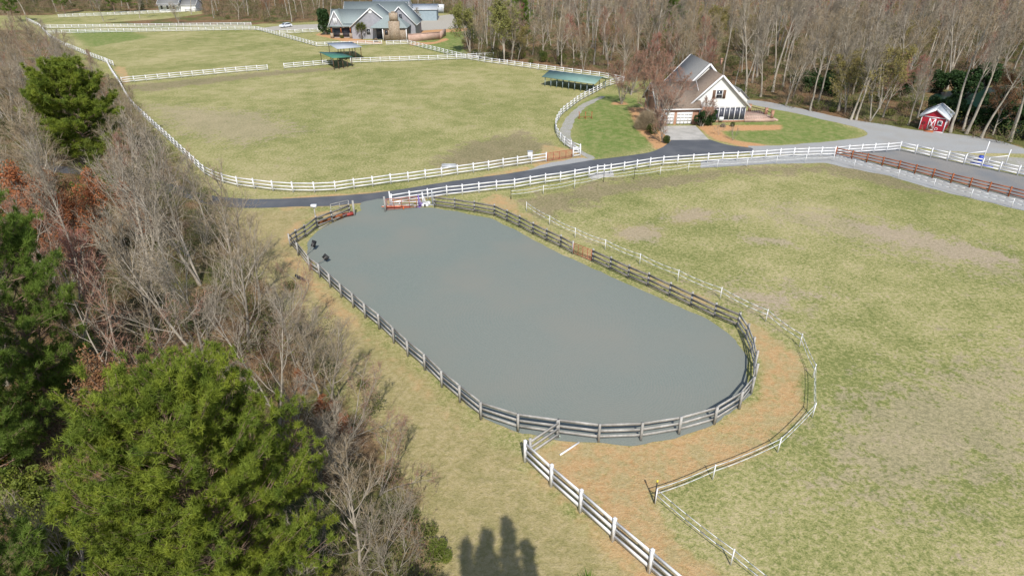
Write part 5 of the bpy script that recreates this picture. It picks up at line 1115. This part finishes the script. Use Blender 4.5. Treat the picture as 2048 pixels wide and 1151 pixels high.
# --- undergrowth: one sheet of uncountable brush under the trees
def brush(name, pts, mats, seed, n_st=26, hgt=1.6, wd=.012, leafy=0.25):
    rs = np.random.RandomState(seed); mb = MB(); P = np.array(pts); m = len(P)
    hs = hgt * (.4 + 1.1 * rs.rand(m) ** 1.4)
    B0 = np.repeat(np.c_[P, np.zeros(m)], n_st, 0); h = np.repeat(hs, n_st); r_ = rs.randn(len(B0), 2) * .55; B0[:, :2] += r_
    D = unit(np.c_[r_ * .5 + rs.randn(len(B0), 2) * .25, np.ones(len(B0))]); ribbons(mb, B0, D, h * (.6 + .5 * rs.rand(len(B0))), wd, rs, .25, 0)
    PP = np.repeat(B0, 3, 0) + np.repeat(D, 3, 0) * (np.repeat(h, 3) * (.25 + .6 * rs.rand(len(B0) * 3)))[:, None]
    ribbons(mb, PP, unit(np.repeat(D, 3, 0) + rs.randn(len(PP), 3) * .7), .3 * np.repeat(h, 3) * (.5 + rs.rand(len(PP))), wd * .7, rs, .4, 0)
    if leafy:
        sel = rs.rand(m) < leafy; C = np.repeat(np.c_[P[sel], hs[sel] * .45], 260, 0); d = unit(rs.randn(len(C), 3)); C = C + d * np.repeat(hs[sel], 260)[:, None] * np.array((.62, .62, .42)) * (.5 + .5 * rs.rand(len(C), 1)); C[:, 2] = np.abs(C[:, 2])
        leaves(mb, C, .07 if wd < .02 else .13, rs, 1, .05, 1)
    return struct(mb.build(name, mats), 'stuff')
uL = [p for p in scatter(WOODS_L, 3200, .85, (-110, -4, 12, 150), 41, -1.6, []) if visible(*p, 2)]
brush('undergrowth', uL, [M['brush_t'], M['brush_g']], 1, 20, 1.9, .013, .5)
uB = [p for p in scatter(WOODS_B, 2600, 1.5, (-35, 230, 98, 260), 43, .2, []) if visible(*p, 2) and inpoly(p, POND) < -1]
uF = [p for p in scatter(FARP, 620, 2.2, (-330, 0, 240, 372), 47, .2, []) if visible(*p, 2) and not (-172 < p[0] < -138 and 295 < p[1] < 330)]
brush('undergrowth', uF, [M['brush_t'], M['brush_g']], 3, 16, 4.0, .05, .55)
brush('undergrowth', uB, [M['brush_t'], M['brush_g']], 2, 16, 2.9, .026, .45)
ORD = ['leftmost', 'second from left', 'third from left', 'fourth from left', 'fifth from left', 'sixth from left']
byl = {}
for o in scene.objects:
    if o.parent is None and 'label' in o and o.get('category') == 'tree': byl.setdefault(o['label'], []).append(o)
for lab, os_ in byl.items():
    if 1 < len(os_) <= 5 and 'cedar' not in lab:
        os_.sort(key=lambda o: o.location.x / (o.location.y * cp + CH * sp_))
        for i, o in enumerate(os_):
            nl = lab + ', ' + ('rightmost' if i == len(os_) - 1 else ORD[i])
            if len(nl.split()) <= 16: o['label'] = nl
print('trees', len(ptsL), len(ptsB), len(ptsT), len(ptsFar), 'brush', len(uL), len(uB), 'faces', sum(len(m.polygons) for m in bpy.data.meshes))
